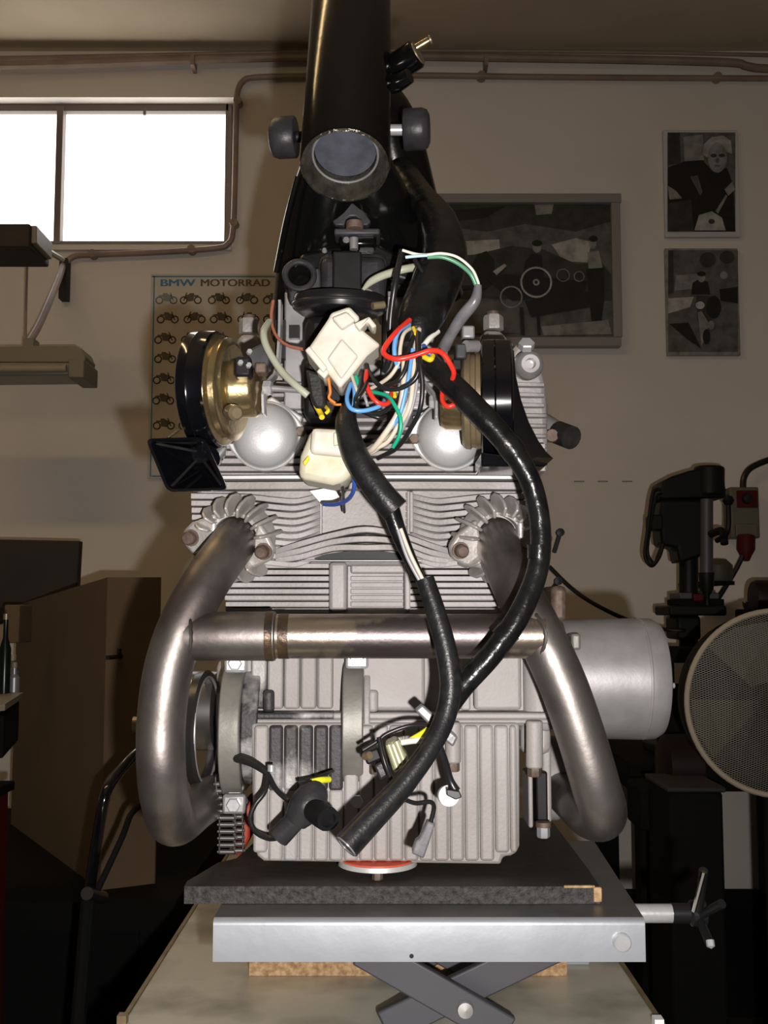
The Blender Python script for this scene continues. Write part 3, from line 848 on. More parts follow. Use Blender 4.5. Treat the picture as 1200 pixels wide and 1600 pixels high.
def arm(p0, p1, w, Y, Y2, name='scissor_arm'):
    a = P(*p0, Y); b = P(*p1, Y)
    d = (b - a).normalized(); nn = Vector((-d.z, 0, d.x)) * (w / 2)
    MB().prism([a + nn, b + nn, b - nn, a - nn], (0, Y2 - Y, 0)).build(name, 'arm', jk, bevel=0.002)


zA = P(0, 1503, 1.19).z
for dy in (0, 0.17):
    Ya, Yb = 1.17 + dy, 1.195 + dy

    def sh(x, y):                       # same world position, further back
        w = P(x, y, 1.17); return w
    for (pa, pb, y0) in (((563, 1484), (794, 1616), Ya), ((888, 1484), (600, 1640), Yb)):
        a = P(*pa, 1.17); b = P(*pb, 1.17); a.y = b.y = y0
        b.z = max(b.z, ZT + 0.004)
        d = (b - a).normalized(); nn = Vector((-d.z, 0, d.x)) * 0.0175
        MB().prism([a + nn, b + nn, b - nn, a - nn], (0, 0.012, 0)).build('scissor_arm', 'arm', jk, bevel=0.002)
pv = P(727, 1578, 1.168)
MB().lathe(pv, (0, -1, 0), [(-.001, 0), (-.001, .009), (.003, .008), (.004, 0)], 16).build('pivot', 'steel', jk)
bx = P(380, 1592, 1.17)
MB().box(((bx.x + 0.26) / 2, 1.19, ZT + 0.003), (0.26 - bx.x, 0.02, 0.006)).build('base_rail', 'galv', jk, bevel=0.002)
MB().box(((bx.x + 0.26) / 2, 1.42, ZT + 0.003), (0.26 - bx.x, 0.02, 0.006)).build('base_rail', 'galv', jk, bevel=0.002)
# handle
hs = P(960, 1427, 1.13); he = P(1049, 1427, 1.13)
MB().cyl(hs, he, S(14, 1.13)).build('spindle', 'zinc', jk)
hd = MB().lathe(he, (1, 0, 0), [(0, 0), (0, .010), (.018, .010), (.02, .013), (.034, .013), (.036, 0)], 18).build('handle_hub', 'black_plastic', jk)
hc = he + Vector((0.026, -0.005, -0.002))
for (tx, ty, m_) in ((1099, 1360, 'black_plastic'), (1110, 1476, 'black_plastic'), (1128, 1412, 'black_plastic')):
    MB().tube([hc, P(tx, ty, 1.09)], [0.004, 0.0048], 10, smooth=False).build('spoke', m_, hd)
MB().tube([P(1084, 1424, 1.10), P(1100, 1362, 1.085)], [0.0022, 0.003], 8, smooth=False).build('chrome_lever', 'chrome', hd)
MB().lathe(P(1110, 1474, 1.085), (0, -.5, -1), [(-.004, 0), (-.003, .004), (.003, .004), (.005, 0)], 10).build('spoke_tip', 'zinc', hd)

# chipboard block on the table behind the jack
bl0 = P(387, 1530, 1.36); bl1 = P(889, 1530, 1.36)
MB().box(((bl0.x + bl1.x) / 2, 1.50, ZT + 0.017), (bl1.x - bl0.x, 0.26, 0.034)).build(
    'chipboard_block', 'chip', None, label='raw chipboard slab lying on the steel table behind the jack arms', cat='board', bevel=0.001)
# oily board on the plate
ZB = P(600, 1385, 1.09).z
wl = [P(288, 1385, 1.09), P(937, 1385, 1.09)]
mb = MB()
top = [(wl[0].x, 1.09), (wl[0].x + 0.10, 1.0905), (wl[1].x - 0.08, 1.0895), (wl[1].x, 1.09), (wl[1].x + 0.002, 1.16), (wl[1].x + 0.004, 1.44), (wl[0].x + 0.06, 1.42), (wl[0].x + 0.035, 1.21), (wl[0].x + 0.018, 1.19), (wl[0].x - 0.001, 1.11)]
n = len(top)
zb_ = ZPL + 0.0005
vs = [Vector((x, y, ZB)) for x, y in top] + [Vector((x, y, zb_)) for x, y in top]
mb.add(vs, [list(range(n)), list(range(2 * n - 1, n - 1, -1))])
mb.cur = 1
mb.add(vs, [(i, (i + 1) % n, (i + 1) % n + n, i + n) for i in range(n)])
bd = mb.build('oily_board', ['wood', 'woodedge'], None, smooth=0, label='dark oil-soaked chipboard plank between engine and jack plate', cat='board')
p_ = P(934, 1398, 1.0897)
MB().box(p_ + Vector((0, 0.001, 0)), (0.008, 0.004, 0.014)).build('chipped_corner', 'chip', bd, bevel=0.001)
MB().box(P(905, 1385, 1.0900), (0.03, 0.003, 0.002)).build('chipped_corner', 'chip', bd)

# ------------------------------------------------------------------ the engine
en = thing('engine', 'bare aluminium twin cylinder motorcycle engine standing on the oily board', 'engine', (0, 1.2, ZB))

# --- cylinder head
HY = 1.15
hd_ = MB().boxpx(306, 690, 816, 884, 1.168, 1.46).build('cylinder_head', 'cast', en, bevel=0.006)
MB().boxpx(330, 560, 800, 700, 1.215, 1.46).build('upper_head', 'cast', hd_, bevel=0.008)


def fin(path, th_px, Yb, parent, m='cast', name='fin'):
    Y = path[0][2]
    return MB().strip([P(*p) for p in catmull(path, 4)], S(th_px, Y), Yb, Vector((0, 0, 1))).build(name, m, parent, bevel=0.0007, smooth=30)


for y in range(604, 690, 13):
    fin([(424, y, 1.175), (520, y, 1.17), (690, y, 1.175)], 6, 1.22, hd_)
for i, y in enumerate((697, 708, 720, 732)):
    fin([(300 + (3 - i), y, HY), (450, y, HY - 0.002), (640, y, HY - 0.002), (852, y, HY)], 8.2, 1.21, hd_)
fin([(298, 746, HY - 0.006), (600, 745, HY - 0.008), (824, 746, HY - 0.006)], 6, 1.21, hd_, 'capfl')  # lighter metal stands in for the highlight along this ledge
fin([(298, 759, HY - 0.004), (600, 758, HY - 0.004), (822, 759, HY - 0.004)], 12, 1.21, hd_)
for i, y in enumerate(range(775, 878, 11)):
    k = i / 9.0
    fin([(298 + 4 * k, y, HY), (380, y + 1, HY), (430, y + 6, HY + 0.002), (462, y + 8, HY + 0.006), (490, y + 2 - 4 * k, HY + 0.01), (504, y - 2 - 6 * k, HY + 0.016)], 8.6, 1.215, hd_)
    fin([(634, y - 2 - 6 * k, HY + 0.016), (650, y + 2 - 4 * k, HY + 0.01), (680, y + 8, HY + 0.006), (710, y + 6, HY + 0.002), (760, y + 1, HY), (822 - 4 * k, y, HY)], 8.6, 1.215, hd_)
for y in range(782, 834, 12):
    fin([(500, y, HY + 0.028), (640, y, HY + 0.028)], 7, 1.215, hd_)
for x in (573,):
    MB().boxpx(x - 4, 772, x + 4, 836, HY + 0.022, 1.215).build('web', 'cast', hd_, bevel=0.001)
MB().boxpx(640, 768, 646, 832, HY + 0.004, 1.21).build('web', 'cast', hd_, bevel=0.001)
for x0, x1 in ((500, 503), (637, 640)):
    MB().boxpx(x0, 768, x1, 834, HY + 0.01, 1.21).build('web', 'cast', hd_)
for dy_, d in ((0, 0.012), (14, 0.006), (27, 0.0)):
    ye = 846 + dy_ * 0.76
    fin([(430, ye + 16 - dy_ * .3, HY - d * .4 + .004), (468, ye + 4, HY - d), (520, ye - 10, HY - 0.004 - d), (572, ye - 19 + dy_ * .3, HY - 0.008 - d),
         (625, ye - 10, HY - 0.004 - d), (672, ye + 6, HY - d), (710, ye + 18 - dy_ * .3, HY - d * .4 + .004)], 9, 1.21, hd_)
MB().prismpx([(484, 874), (510, 866), (545, 861), (585, 860), (625, 865), (652, 874)], 1.1605, 1.2).build('shaded_gap', 'blackmatt', hd_)  # black plate stands in for the shadow in the gap under the fins
fin([(470, 876, 1.152), (660, 876, 1.152)], 2.5, 1.2, hd_, 'steel', 'gasket')

# head side with oil union, right
sd = MB().prismpx([(792, 560), (806, 536), (826, 530), (842, 560), (853, 600), (856, 660), (857, 738), (790, 738)], 1.185, 1.4).build('head_side', 'cast', en, bevel=0.006)
for y in range(600, 735, 16):
    fin([(797, y, 1.172), (846, y + 1, 1.174), (855 if y > 640 else 850, y + 1, 1.18)], 5, 1.2, sd)
un = MB().lathe(P(826, 570, 1.17), (0.05, -1, -0.1), [(-.02, .016), (0, .0165), (.008, .0145), (.012, .010), (.012, 0.006), (.003, .005), (.003, 0)], 24).build('oil_union', 'steel', sd)
MB().hexa(P(822, 543, 1.16), (0, -0.8, 0.6), S(13, 1.16), 0.008).build('union_bolt', 'zinc', un)
st_ = MB().tube(px_path([(848, 668, 1.24), (872, 676, 1.22), (884, 680, 1.21)]), [0.017, 0.0125, 0.012], 16).build('oil_stub', 'steel', en)
MB().tube(px_path([(872, 676, 1.22), (893, 684, 1.20)]), 0.0135, 16, smooth=False).build('rubber_end', 'rubber2', st_)
MB().lathe(P(862, 681, 1.205), (0, -1, 0), [(0, 0), (0, .008), (.004, .007), (.004, 0)], 12).build('copper_washer', 'rust', st_)

# stud nuts on top corners
for x, y in ((389, 503), (771, 497)):
    bx_ = MB().prismpx([(x - 22, y + 60), (x - 20, y + 26), (x - 10, y + 18), (x + 12, y + 18), (x + 26, y + 36), (x + 30, y + 60)], 1.24, 1.36).build('head_corner', 'cast', en, bevel=0.006)
    c_ = P(x, y + 19, 1.28)
    nn_ = MB().hexa(c_, (0, 0, 1), S(16, 1.28), S(24, 1.28)).build('stud_nut', 'flange', bx_)
    MB().lathe(c_ + Vector((0, 0, S(22, 1.28))), (0, 0, 1), [(0, 0), (0, .0075), (.006, .007), (.008, 0)], 14).build('stud', 'rust', bx_)

# domed tappet covers
for cx, cy, sg in ((415, 681, 1), (703, 681, -1)):
    c_ = P(cx, cy, 1.145)
    k = S(1, 1.145)
    dm = MB()
    pts = []
    for a in range(0, 360, 6):
        ar = math.radians(a)
        r = 56
        r = max(r, 66 / max(0.05, abs(math.cos(ar + sg * 0.0))) * 0.0 + 56)
        pts.append((r * math.cos(ar), r * math.sin(ar)))
    # lugs left and right, drawn out of the round flange
    hull = []
    for x, z in pts:
        if abs(x) > 42 and abs(z) < 36:
            t = 1 - abs(z) / 36
            x = math.copysign(abs(x) + 9 * t, x)
        hull.append((x, z))
    dm.prism([c_ + Vector((x * k, -0.001, z * k)) for x, z in hull], (0, 0.05, 0))
    cv = dm.build('tappet_cover', 'capfl', en, bevel=0.002, smooth=40)
    prof = [(0.001, 53 * k), (0.0015, 52 * k), (0.003, 51 * k)]
    for t in range(1, 9):
        a = math.pi / 2 * t / 8
        prof.append((0.003 + math.sin(a) * 0.020, 51 * k * math.cos(a) ** 0.8 if t < 8 else 0))
    MB().lathe(c_, (0.0, -1, 0.0), prof, 48).build('dome', 'cap', cv, smooth=60)
    for s in (-1, 1):
        MB().hexa(c_ + Vector((s * 56 * k, -0.001, 0.004 * s)), (0, -1, 0), S(8.5, 1.14), 0.006, 6).build('bolt', 'rust', cv)
    # diagonal bright bridge above the cover
    MB().prismpx([(cx + 10, cy - 62), (cx + 58 * sg, cy - 30), (cx + 50 * sg, cy - 8), (cx - 10, cy - 50)], 1.152, 1.2).build('flange_web', 'capfl', cv, bevel=0.002)

# --- cylinder barrel
br = MB().boxpx(352, 880, 778, 957, 1.19, 1.45).build('cylinder_barrel', 'cast', en, bevel=0.003)
for i, y in enumerate(range(884, 957, 10)):
    k = i * 1.2
    fin([(345 + k, y, 1.16), (514, y, 1.16)], 7.6, 1.23, br)
    fin([(640, y, 1.16), (786 - k, y, 1.16)], 7.6, 1.23, br)
    if y > 900:
        fin([(548, y, 1.185), (630, y, 1.185)], 7.6, 1.23, br)
MB().boxpx(514, 878, 542, 955, 1.155, 1.23).build('web', 'cast', br, bevel=0.004)
MB().boxpx(632, 878, 642, 955, 1.16, 1.23).build('web', 'cast', br, bevel=0.002)
MB().boxpx(548, 882, 632, 896, 1.178, 1.23).build('lug', 'cast', br, bevel=0.002)

# --- crankcase
cc = MB().boxpx(352, 950, 868, 1135, 1.175, 1.5).build('crankcase', 'sump', en, bevel=0.006)
for x in range(392, 520, 26):
    MB().boxpx(x, 1020, x + 24, 1108, 1.163, 1.18).build('rib', 'sump' if x > 412 else 'oily', cc, bevel=0.0025)
MB().boxpx(564, 1020, 664, 1110, 1.158, 1.18).build('panel', 'sump', cc, bevel=0.004)
MB().boxpx(720, 1020, 735, 1110, 1.158, 1.18).build('rib', 'sump', cc, bevel=0.002)
MB().boxpx(741, 1020, 815, 1110, 1.156, 1.18).build('panel', 'sump', cc, bevel=0.004)
MB().boxpx(820, 1016, 874, 1145, 1.16, 1.45).build('side_wall', 'sump', cc, bevel=0.012)
MB().boxpx(390, 1114, 522, 1124, 1.145, 1.18).build('joint_flange', 'oily', cc, bevel=0.002)
MB().boxpx(520, 1114, 860, 1124, 1.145, 1.18).build('joint_flange', 'sump', cc, bevel=0.002)
MB().boxpx(394, 1124, 860, 1131, 1.142, 1.18).build('joint_flange', 'sump', cc, bevel=0.002)
sp = MB()
sx0, sx1, sy0, sy1 = 392, 812, 1130, 1349
sp.prismpx([(sx0, sy0), (sx1, sy0), (sx1, 1322), (sx1 - 4, 1333), (sx1 - 14, 1338), (786, 1339), (783, 1349), (780, 1351), (412, 1346), (402, 1338), (396, 1320)], 1.135, 1.46)
sm = sp.build('sump', 'sump', en, bevel=0.005)
x = 396
i = 0
while x < 800:
    w = 23
    yb = 1346 if 402 < x < 770 else 1333
    oily = 410 < x < 515
    x1 = min(x + w - 1.2, 808)
    if oily:
        MB().boxpx(x, 1134, x1, 1236, 1.1283, 1.14).build('rib', 'oily', sm, bevel=0.003)
        MB().boxpx(x, 1234, x1, yb, 1.1287, 1.14).build('rib', 'sump', sm, bevel=0.003)
    else:
        MB().boxpx(x, 1134, x1, yb, 1.1285, 1.14).build('rib', 'sump', sm, bevel=0.003)
    x += w + 0.6
    i += 1
for bx_, y0, y1, r, yy in ((708, 1128, 1192, 12, 1.118), (835, 1126, 1200, 13, 1.13), (585, 1160, 1196, 9, 1.122)):
    bo = MB().cyl(P(bx_, y0, yy), P(bx_, y1, yy), S(r, yy)).build('bolt_boss', 'sump', sm, bevel=0.002)
    MB().hexa(P(bx_, y1, yy), (0, 0, -1), S(r * .85, yy), S(13, yy)).build('bolt', 'rust', bo)
for bx_, yy in ((420, 1112), (582, 1102)):
    MB().cyl(P(bx_, 1078, 1.155), P(bx_, 1112, 1.155), S(9, 1.15)).build('bolt_boss', 'oily' if bx_ < 500 else 'sump', cc, bevel=0.003)
# drain plate under the sump
dc = P(590, 1349, 1.115)
dpz = dc.z
dc = P(590, 1347, 1.135); dc.y = 1.147
dn = Vector((0, 0, -1))
dr = MB().lathe(dc, dn, [(0, 0), (0, .040), (.0045, .041), (.0055, .039), (.009, .012), (.0095, 0)], 36).build('drain_plate', 'capfl', sm)
MB().lathe(dc - dn * 0.0012, dn, [(0, 0), (0, .0365), (.0014, .037), (.0014, 0)], 36).build('gasket', 'gasket', dr)
MB().hexa(Vector((dc.x, 1.112, dc.z - 0.005)), dn, 0.0055, dc.z - 0.006 - ZB).build('drain_bolt', 'rust', dr)
# right side lugs and lower covers
MB().boxpx(848, 1164, 862, 1286, 1.20, 1.25).build('engine_lug', 'sump', en, bevel=0.003)
MB().boxpx(826, 1210, 833, 1294, 1.15, 1.2).build('engine_lug', 'sump', en, bevel=0.002)
lg = MB().boxpx(838, 1206, 856, 1290, 1.19, 1.23).build('mount_plate', 'blackmatt', en, bevel=0.002)
MB().hexa(P(849, 1290, 1.16), (0, 0, -1), S(10, 1.16), S(18, 1.16)).build('mount_nut', 'zinc', lg)
MB().cyl(P(849, 1284, 1.16), P(849, 1292, 1.16), S(12, 1.16)).build('washer', 'rust', lg)
MB().lathe(P(868, 1215, 1.33), (1, -0.1, 0), [(-.02, 0), (-.02, .05), (0, .05), (.012, .046), (.016, .03), (.016, 0)], 28).build('side_cover', 'cast', en)
MB().boxpx(815, 1130, 862, 1180, 1.17, 1.4).build('rear_case', 'sump', en, bevel=0.008)
# rear feet that carry the engine on the board
for x in (-0.09, 0.10):
    MB().box((x, 1.36, (ZB + P(0, 1340, 1.3).z) / 2 + 0.01), (0.04, 0.06, P(0, 1340, 1.3).z - ZB + 0.05)).build('foot', 'sump', en)

# dynamo drum, right
dyc = P(876, 1060, 1.27); kx = S(1, 1.27)
dy = MB().lathe(dyc, (1, 0, 0), [(0, 0), (0, 90 * kx), (118 * kx, 93 * kx), (119 * kx, 91 * kx), (121 * kx, 91 * kx), (122 * kx, 93 * kx), (140 * kx, 92 * kx), (150 * kx, 86 * kx), (153 * kx, 78 * kx), (153 * kx, 0)], 56).build('dynamo_drum', 'dyn', en, smooth=30)
MB().lathe(dyc + Vector((152 * kx, -70 * kx, -6 * kx)), (1, 0, 0), [(0, 0), (0, .004), (.004, .003), (.005, 0)], 10).build('stop_pin', 'zinc', dy)
MB().boxpx(893, 990, 908, 1016, 1.192, 1.25).build('drum_boss', 'strap', dy, bevel=0.003)
MB().boxpx(862, 915, 886, 972, 1.26, 1.36).build('rear_lug', 'rust', en, bevel=0.006)
for (x0, y0, x1, y1) in ((866, 862, 875, 832), (862, 922, 872, 908)):
    tp = MB().tube([P(x0, y0, 1.3), P(x1, y1, 1.28)], 0.003, 8, smooth=False).build('lever', 'darksteel', en)
    MB().lathe(P(x1, y1, 1.28), (0, -1, 0), [(-.006, 0), (-.004, .005), (.004, .005), (.006, 0)], 10).build('knob', 'blackmatt', tp)

# starter straps (half rings about a sideways axis)


def half_ring(px, w, yc, Rpx, Yc, th, m, name, squash=1.0):
    c = P(px, yc, Yc)
    R = S(Rpx, Yc - 0.03); wd = S(w, Yc - 0.06)
    mb = MB(); n = 28; vs = []; fs = []
    for i in range(n + 1):
        a = -math.pi / 2 + math.pi * i / n
        for r in (R, R - th):
            for s in (-.5, .5):
                vs.append(c + Vector((s * wd, -math.cos(a) * r * squash, math.sin(a) * r)))
    for i in range(n):
        b = i * 4; d = b + 4
        fs += [(b, b + 1, d + 1, d), (b + 2, d + 2, d + 3, b + 3), (b, d, d + 2, b + 2), (b + 1, b + 3, d + 3, d + 1)]
    fs += [(0, 2, 3, 1), (n * 4, n * 4 + 1, n * 4 + 3, n * 4 + 2)]
    mb.add(vs, fs)
    return mb.build(name, m, en, bevel=0.0015), c, R


for px, yc in ((368, 1140), (553, 1134)):
    s_, c_, R_ = half_ring(px, 33, yc, 101, 1.17, 0.012, 'strap', 'starter_strap', 0.82)
    for sz in (-1, 1):
        q = c_ + Vector((0.004, -0.03, sz * (R_ + 0.004)))
        MB().box(q, (0.024, 0.012, 0.02)).build('lug', 'zinc' if sz > 0 else 'steel', s_, bevel=0.003)
        MB().hexa(q + Vector((0, -0.006, 0)), (0, -1, 0), 0.0075, 0.006).build('bolt', 'zinc', s_)
    half_ring(px + (28 if px < 400 else 21), 26 if px < 400 else 10, yc - 4, 88, 1.178, 0.012, 'oily' if px < 400 else 'cast', 'starter_saddle', 0.7)
# primary housing ring and shiny hub at far left
pr = MB().lathe(P(318, 1140, 1.20), (1, -0.08, 0), [(-.006, S(76, 1.2)), (-.006, S(88, 1.2)), (.003, S(91, 1.2)), (.006, S(88, 1.2)), (.006, S(82, 1.2)), (.002, S(78, 1.2)), (-.006, S(76, 1.2))], 48).build('primary_ring', 'darksteel', en, smooth=40)
MB().torus(P(324, 1140, 1.195), (1, -0.08, 0), S(80, 1.2), 0.0016, 48, 8).build('ring_edge', 'steel', pr)
MB().lathe(P(300, 1110, 1.26), (1, -.05, 0), [(-.01, 0), (-.01, .045), (.03, .045), (.03, .03), (.025, 0)], 36).build('hub', 'hub', en)
MB().boxpx(335, 1030, 362, 1260, 1.235, 1.4).build('primary_case', 'cast', en, bevel=0.01)
MB().boxpx(322, 1206, 345, 1262, 1.26, 1.36).build('case_foot', 'cast', en, bevel=0.006)
MB().lathe(P(211, 1132, 1.28), (-1, 0, 0), [(-.06, .005), (-.01, .005), (-.008, .009), (.002, .009), (.004, 0)], 14).build('shaft_end', 'brassdull', en)
MB().prismpx([(374, 1262), (392, 1250), (390, 1310), (376, 1338), (366, 1336)], 1.22, 1.3).build('sealed_cover', 'darkred', en, bevel=0.003)
MB().hexa(P(368, 1230, 1.155), (0, -1, 0), 0.0095, 0.008).build('case_bolt', 'zinc', en)
MB().hexa(P(380, 1252, 1.16), (0, -1, 0), 0.006, 0.01).build('case_bolt', 'steel', en)

# --- duplex chain
ch = thing('duplex_chain', 'oily duplex roller chain hanging below the left starter strap', 'chain', P(352, 1335, 1.165))
CY = 1.16
links = []


def link_mesh(w):
    mb = MB(); o = P(352, 1335, 1.165)
    wd = S(w, CY); r = S(3.9, CY); hgt = S(10.6, CY)
    mb.cyl(o + Vector((-wd / 2, 0, 0)), o + Vector((wd / 2, 0, 0)), r, seg=12)
    mb.cyl(o + Vector((-wd / 2 - 0.003, 0, 0)), o + Vector((wd / 2 + 0.003, 0, 0)), r * 0.5, seg=8)
    mb.cur = 1
    for s in (-1, 1):
        xx = s * wd / 2
        ring = []
        for q in range(0, 360, 30):
            a = math.radians(q)
            ring.append(o + Vector((xx, math.cos(a) * r * 1.3 + 0.001, math.sin(a) * r * 0.95 + (hgt if math.sin(a) > 0 else 0))))
        mb.prism(ring, (0.0013 * s, 0, 0))
    return mb


l0 = link_mesh(22).build('link', ['chain', 'darksteel'], ch, smooth=40)
l1 = link_mesh(12).build('link', ['chain', 'darksteel'], ch, smooth=40)
base = P(352, 1335, 1.165)
first0 = first1 = True
for i in range(11):
    t = i / 10
    y = 1331 - 10.6 * i
    w = P(355 - 6 * t + 3 * math.sin(t * 3), y, CY + 0.02 * (1 - t) ** 2)
    off = w - base
    if i == 0:
        l0.location = off
    else:
        copy_part(l0, off - l0.location, ch)
    if i < 9:
        w = P(373 - 2 * t, y - 2, CY + 0.012 + 0.01 * (1 - t))
        off = w - base
        if i == 0:
            l1.location = off
        else:
            copy_part(l1, off - l1.location, ch)

# ------------------------------------------------------------------ exhaust headers
ex = thing('exhaust_headers', 'stained steel twin exhaust header pipes joined by a cross pipe', 'exhaust', P(600, 1000, 1.05))
r0 = S(37, 1.06)
MB().tube(px_path([(374, 838, 1.13), (352, 866, 1.09), (318, 916, 1.06), (284, 980, 1.045), (262, 1050, 1.04), (252, 1130, 1.04), (252, 1200, 1.042), (258, 1250, 1.06), (272, 1285, 1.10)])
          + [P(268, 1292, 1.08) + Vector((0.012, 0.075, 0.006)), P(268, 1292, 1.08) + Vector((0.02, 0.16, 0.006)), P(268, 1292, 1.08) + Vector((0.02, 0.34, 0.004))],
          r0, 32, sub=8).build('left_pipe', 'exh', ex, smooth=60)
MB().tube(px_path([(772, 838, 1.13), (786, 872, 1.10), (812, 930, 1.07), (848, 1000, 1.05), (880, 1070, 1.045), (908, 1150, 1.045), (930, 1225, 1.05), (942, 1272, 1.07)])
          + [P(940, 1290, 1.09) + Vector((-0.002, 0.05, 0.0)), P(940, 1290, 1.09) + Vector((-0.004, 0.13, 0)), P(940, 1290, 1.09) + Vector((-0.01, 0.33, 0))],
          r0, 32, sub=8).build('right_pipe', 'exh', ex, smooth=60)
MB().tube([P(292, 994, 1.045), P(430, 994, 1.045)], S(38, 1.045), 32, smooth=False).build('cross_sleeve', 'exh', ex, smooth=60)
MB().tube([P(426, 994, 1.046), P(850, 994, 1.046)], S(34.5, 1.046), 32, smooth=False).build('cross_pipe', 'exh2', ex, smooth=60)
MB().tube([P(416, 994, 1.045), P(427, 994, 1.045), P(432, 994, 1.045)], [S(38.6, 1.045), S(38.8, 1.045), S(35, 1.045)], 32, smooth=False, cap=False).build('joint_ring', 'weld', ex, smooth=60)
MB().tube([P(436, 994, 1.046), P(452, 994, 1.046)], S(35, 1.046), 32, smooth=False, cap=False).build('heat_band', 'weld', ex, smooth=60)


def weld_ring(c, n, R):
    mb = MB(); u, w, n = frame_of(n)
    pts = [c + (u * math.cos(a) + w * math.sin(a)) * R + n * (0.0035 * math.cos(2 * a)) for a in [2 * math.pi * k / 40 for k in range(41)]]
    mb.tube(pts, [0.0016 + 0.0006 * (k % 2) for k in range(41)], 6, smooth=False)
    return mb


weld_ring(P(304, 994, 1.045), (1, -0.1, 0), S(39.5, 1.045)).build('weld_bead', 'exh', ex)
weld_ring(P(838, 994, 1.045), (1, 0.1, 0), S(36.5, 1.045)).build('weld_bead', 'exh', ex)


def flange(cx, cy, sg):
    Y = 1.125
    c = P(cx, cy, Y); n = Vector((-0.22 * sg, -0.93, -0.18)).normalized()
    u, w, n = frame_of(n)
    k = S(1, Y)
    # base collar
    fl_ = MB().lathe(c - n * 0.022, n, [(0, 0), (0, 52 * k), (0.012, 54 * k), (0.024, 48 * k), (0.030, 43 * k), (0.030, 37 * k), (0.004, 36 * k)], 40).build('flange', 'flange', ex, smooth=40)
    # bolt ears
    ears = (( -72, 2), (50, -16)) if sg > 0 else ((72, 2), (-66, -14))
    for i, (ex_, ez_) in enumerate(ears):
        d = Vector((ex_ * k, 0, ez_ * k))
        d = d - n * d.dot(n)
        q = c + d
        inner = c + d.normalized() * 30 * k
        s_ = d.normalized().cross(n)
        far = q + d.normalized() * 14 * k
        MB().prism([inner + s_ * 40 * k, q + s_ * 24 * k, far + s_ * 10 * k, far - s_ * 10 * k, q - s_ * 24 * k, inner - s_ * 40 * k], n * 0.012).build('ear', 'flange', fl_, bevel=0.003)
        MB().lathe(q + n * 0.011, n, [(0, 0), (0, 13.5 * k), (0.002, 13.5 * k), (0.002, 10.5 * k), (0.010, 10 * k), (0.012, 7.5 * k), (0.012, 0)], 20).build('bolt', 'rust', fl_)
    for i in range(17):
        a = 2 * math.pi * i / 17 + 0.12
        d = u * math.cos(a) + w * math.sin(a)
        skip = False
        for ex_, ez_ in ears:
            e_ = Vector((ex_, 0, ez_)).normalized()
            if d.dot(e_) > 0.94:
                skip = True
        if skip:
            continue
        t_ = d.cross(n).normalized()
        pr_ = [(38, 0.028), (52, 0.034), (62, 0.028), (70, 0.014), (71, -0.004), (66, -0.014), (40, -0.014)]
        MB().prism([c + d * r * k + n * (h - 0.006) - t_ * 2.6 * k for r, h in pr_], t_ * 5.2 * k).build('fin', 'flange', fl_, bevel=0.0016)
    return fl_


flange(371, 842, 1)
flange(776, 842, -1)
for cx in (371, 776):
    MB().cyl(P(cx, 838, 1.135), P(cx, 832, 1.21), S(48, 1.15)).build('exhaust_port', 'cast', en)

# ------------------------------------------------------------------ frame
M['grease'] = mat('greasy_lip', (0.035, 0.030, 0.024), 0.18, 0.5, (0.09, 0.08, 0.06), 70, 0.5, 0.6, 160)
M['cup'] = mat('grey_bearing_cup', (0.11, 0.115, 0.145), 0.45, 0.3, (0.06, 0.065, 0.08), 60, 0.4)
M['gusset'] = mat('worn_grey_bracket', (0.05, 0.048, 0.053), 0.5, 0.2, (0.028, 0.026, 0.028), 60, 0.5)
fm = thing('motorcycle_frame', 'glossy black motorcycle frame head tube and down tubes above the engine', 'frame', P(560, 460, 1.2))
tdir = Vector((0.004, 0.5, 0.866)).normalized()
hb0 = P(539, 261, 1.03)
HR = 0.0448
MB().lathe(hb0, tdir, [(0.001, HR - 0.002), (0.004, HR), (0.32, HR), (0.32, 0)], 56).build('head_tube', 'blackgloss', fm, smooth=50)
ht = MB().lathe(hb0, tdir, [(0.0012, HR - 0.0015), (0.0, HR - 0.004), (0.003, HR - 0.006), (0.018, 0.0335), (0.0185, 0.0315), (0.045, 0.031)], 56).build('lower_lip', 'grease', fm, smooth=50)
MB().torus(hb0 + tdir * 0.018, tdir, 0.0324, 0.0012, 48, 8).build('bearing_rim', 'steel', ht)
MB().lathe(hb0 + tdir * 0.026, tdir, [(0, 0), (0.001, 0.018), (0, 0.0309)], 40).build('bearing_cup', 'cup', fm)
# spine and down tubes
MB().tube([P(580, 140, 1.22), P(604, 200, 1.24), P(634, 330, 1.28), P(668, 470, 1.34)], [0.026, 0.038, 0.042, 0.046], 32).build('spine_tube', 'blackgloss', fm, smooth=60)
MB().tube([P(522, 262, 1.12), P(505, 340, 1.15), P(489, 440, 1.20), P(480, 520, 1.26)], [0.035, 0.040, 0.043, 0.044], 32).build('down_tube', 'blackgloss', fm, smooth=60)
MB().tube([P(566, 262, 1.12), P(592, 330, 1.15), P(622, 410, 1.20), P(640, 480, 1.26)], [0.032, 0.038, 0.040, 0.042], 32).build('down_tube', 'blackgloss', fm, smooth=60)
MB().prismpx([(500, 300), (588, 298), (640, 400), (655, 452), (440, 452), (455, 400)], 1.145, 1.22).build('gusset', 'blackframe', fm, bevel=0.008)
MB().prismpx([(520, 385), (470, 395), (446, 440), (452, 452), (500, 440), (600, 430), (650, 445), (640, 405), (590, 380)], 1.128, 1.16).build('engine_bracket', 'blackframe', fm, bevel=0.005)
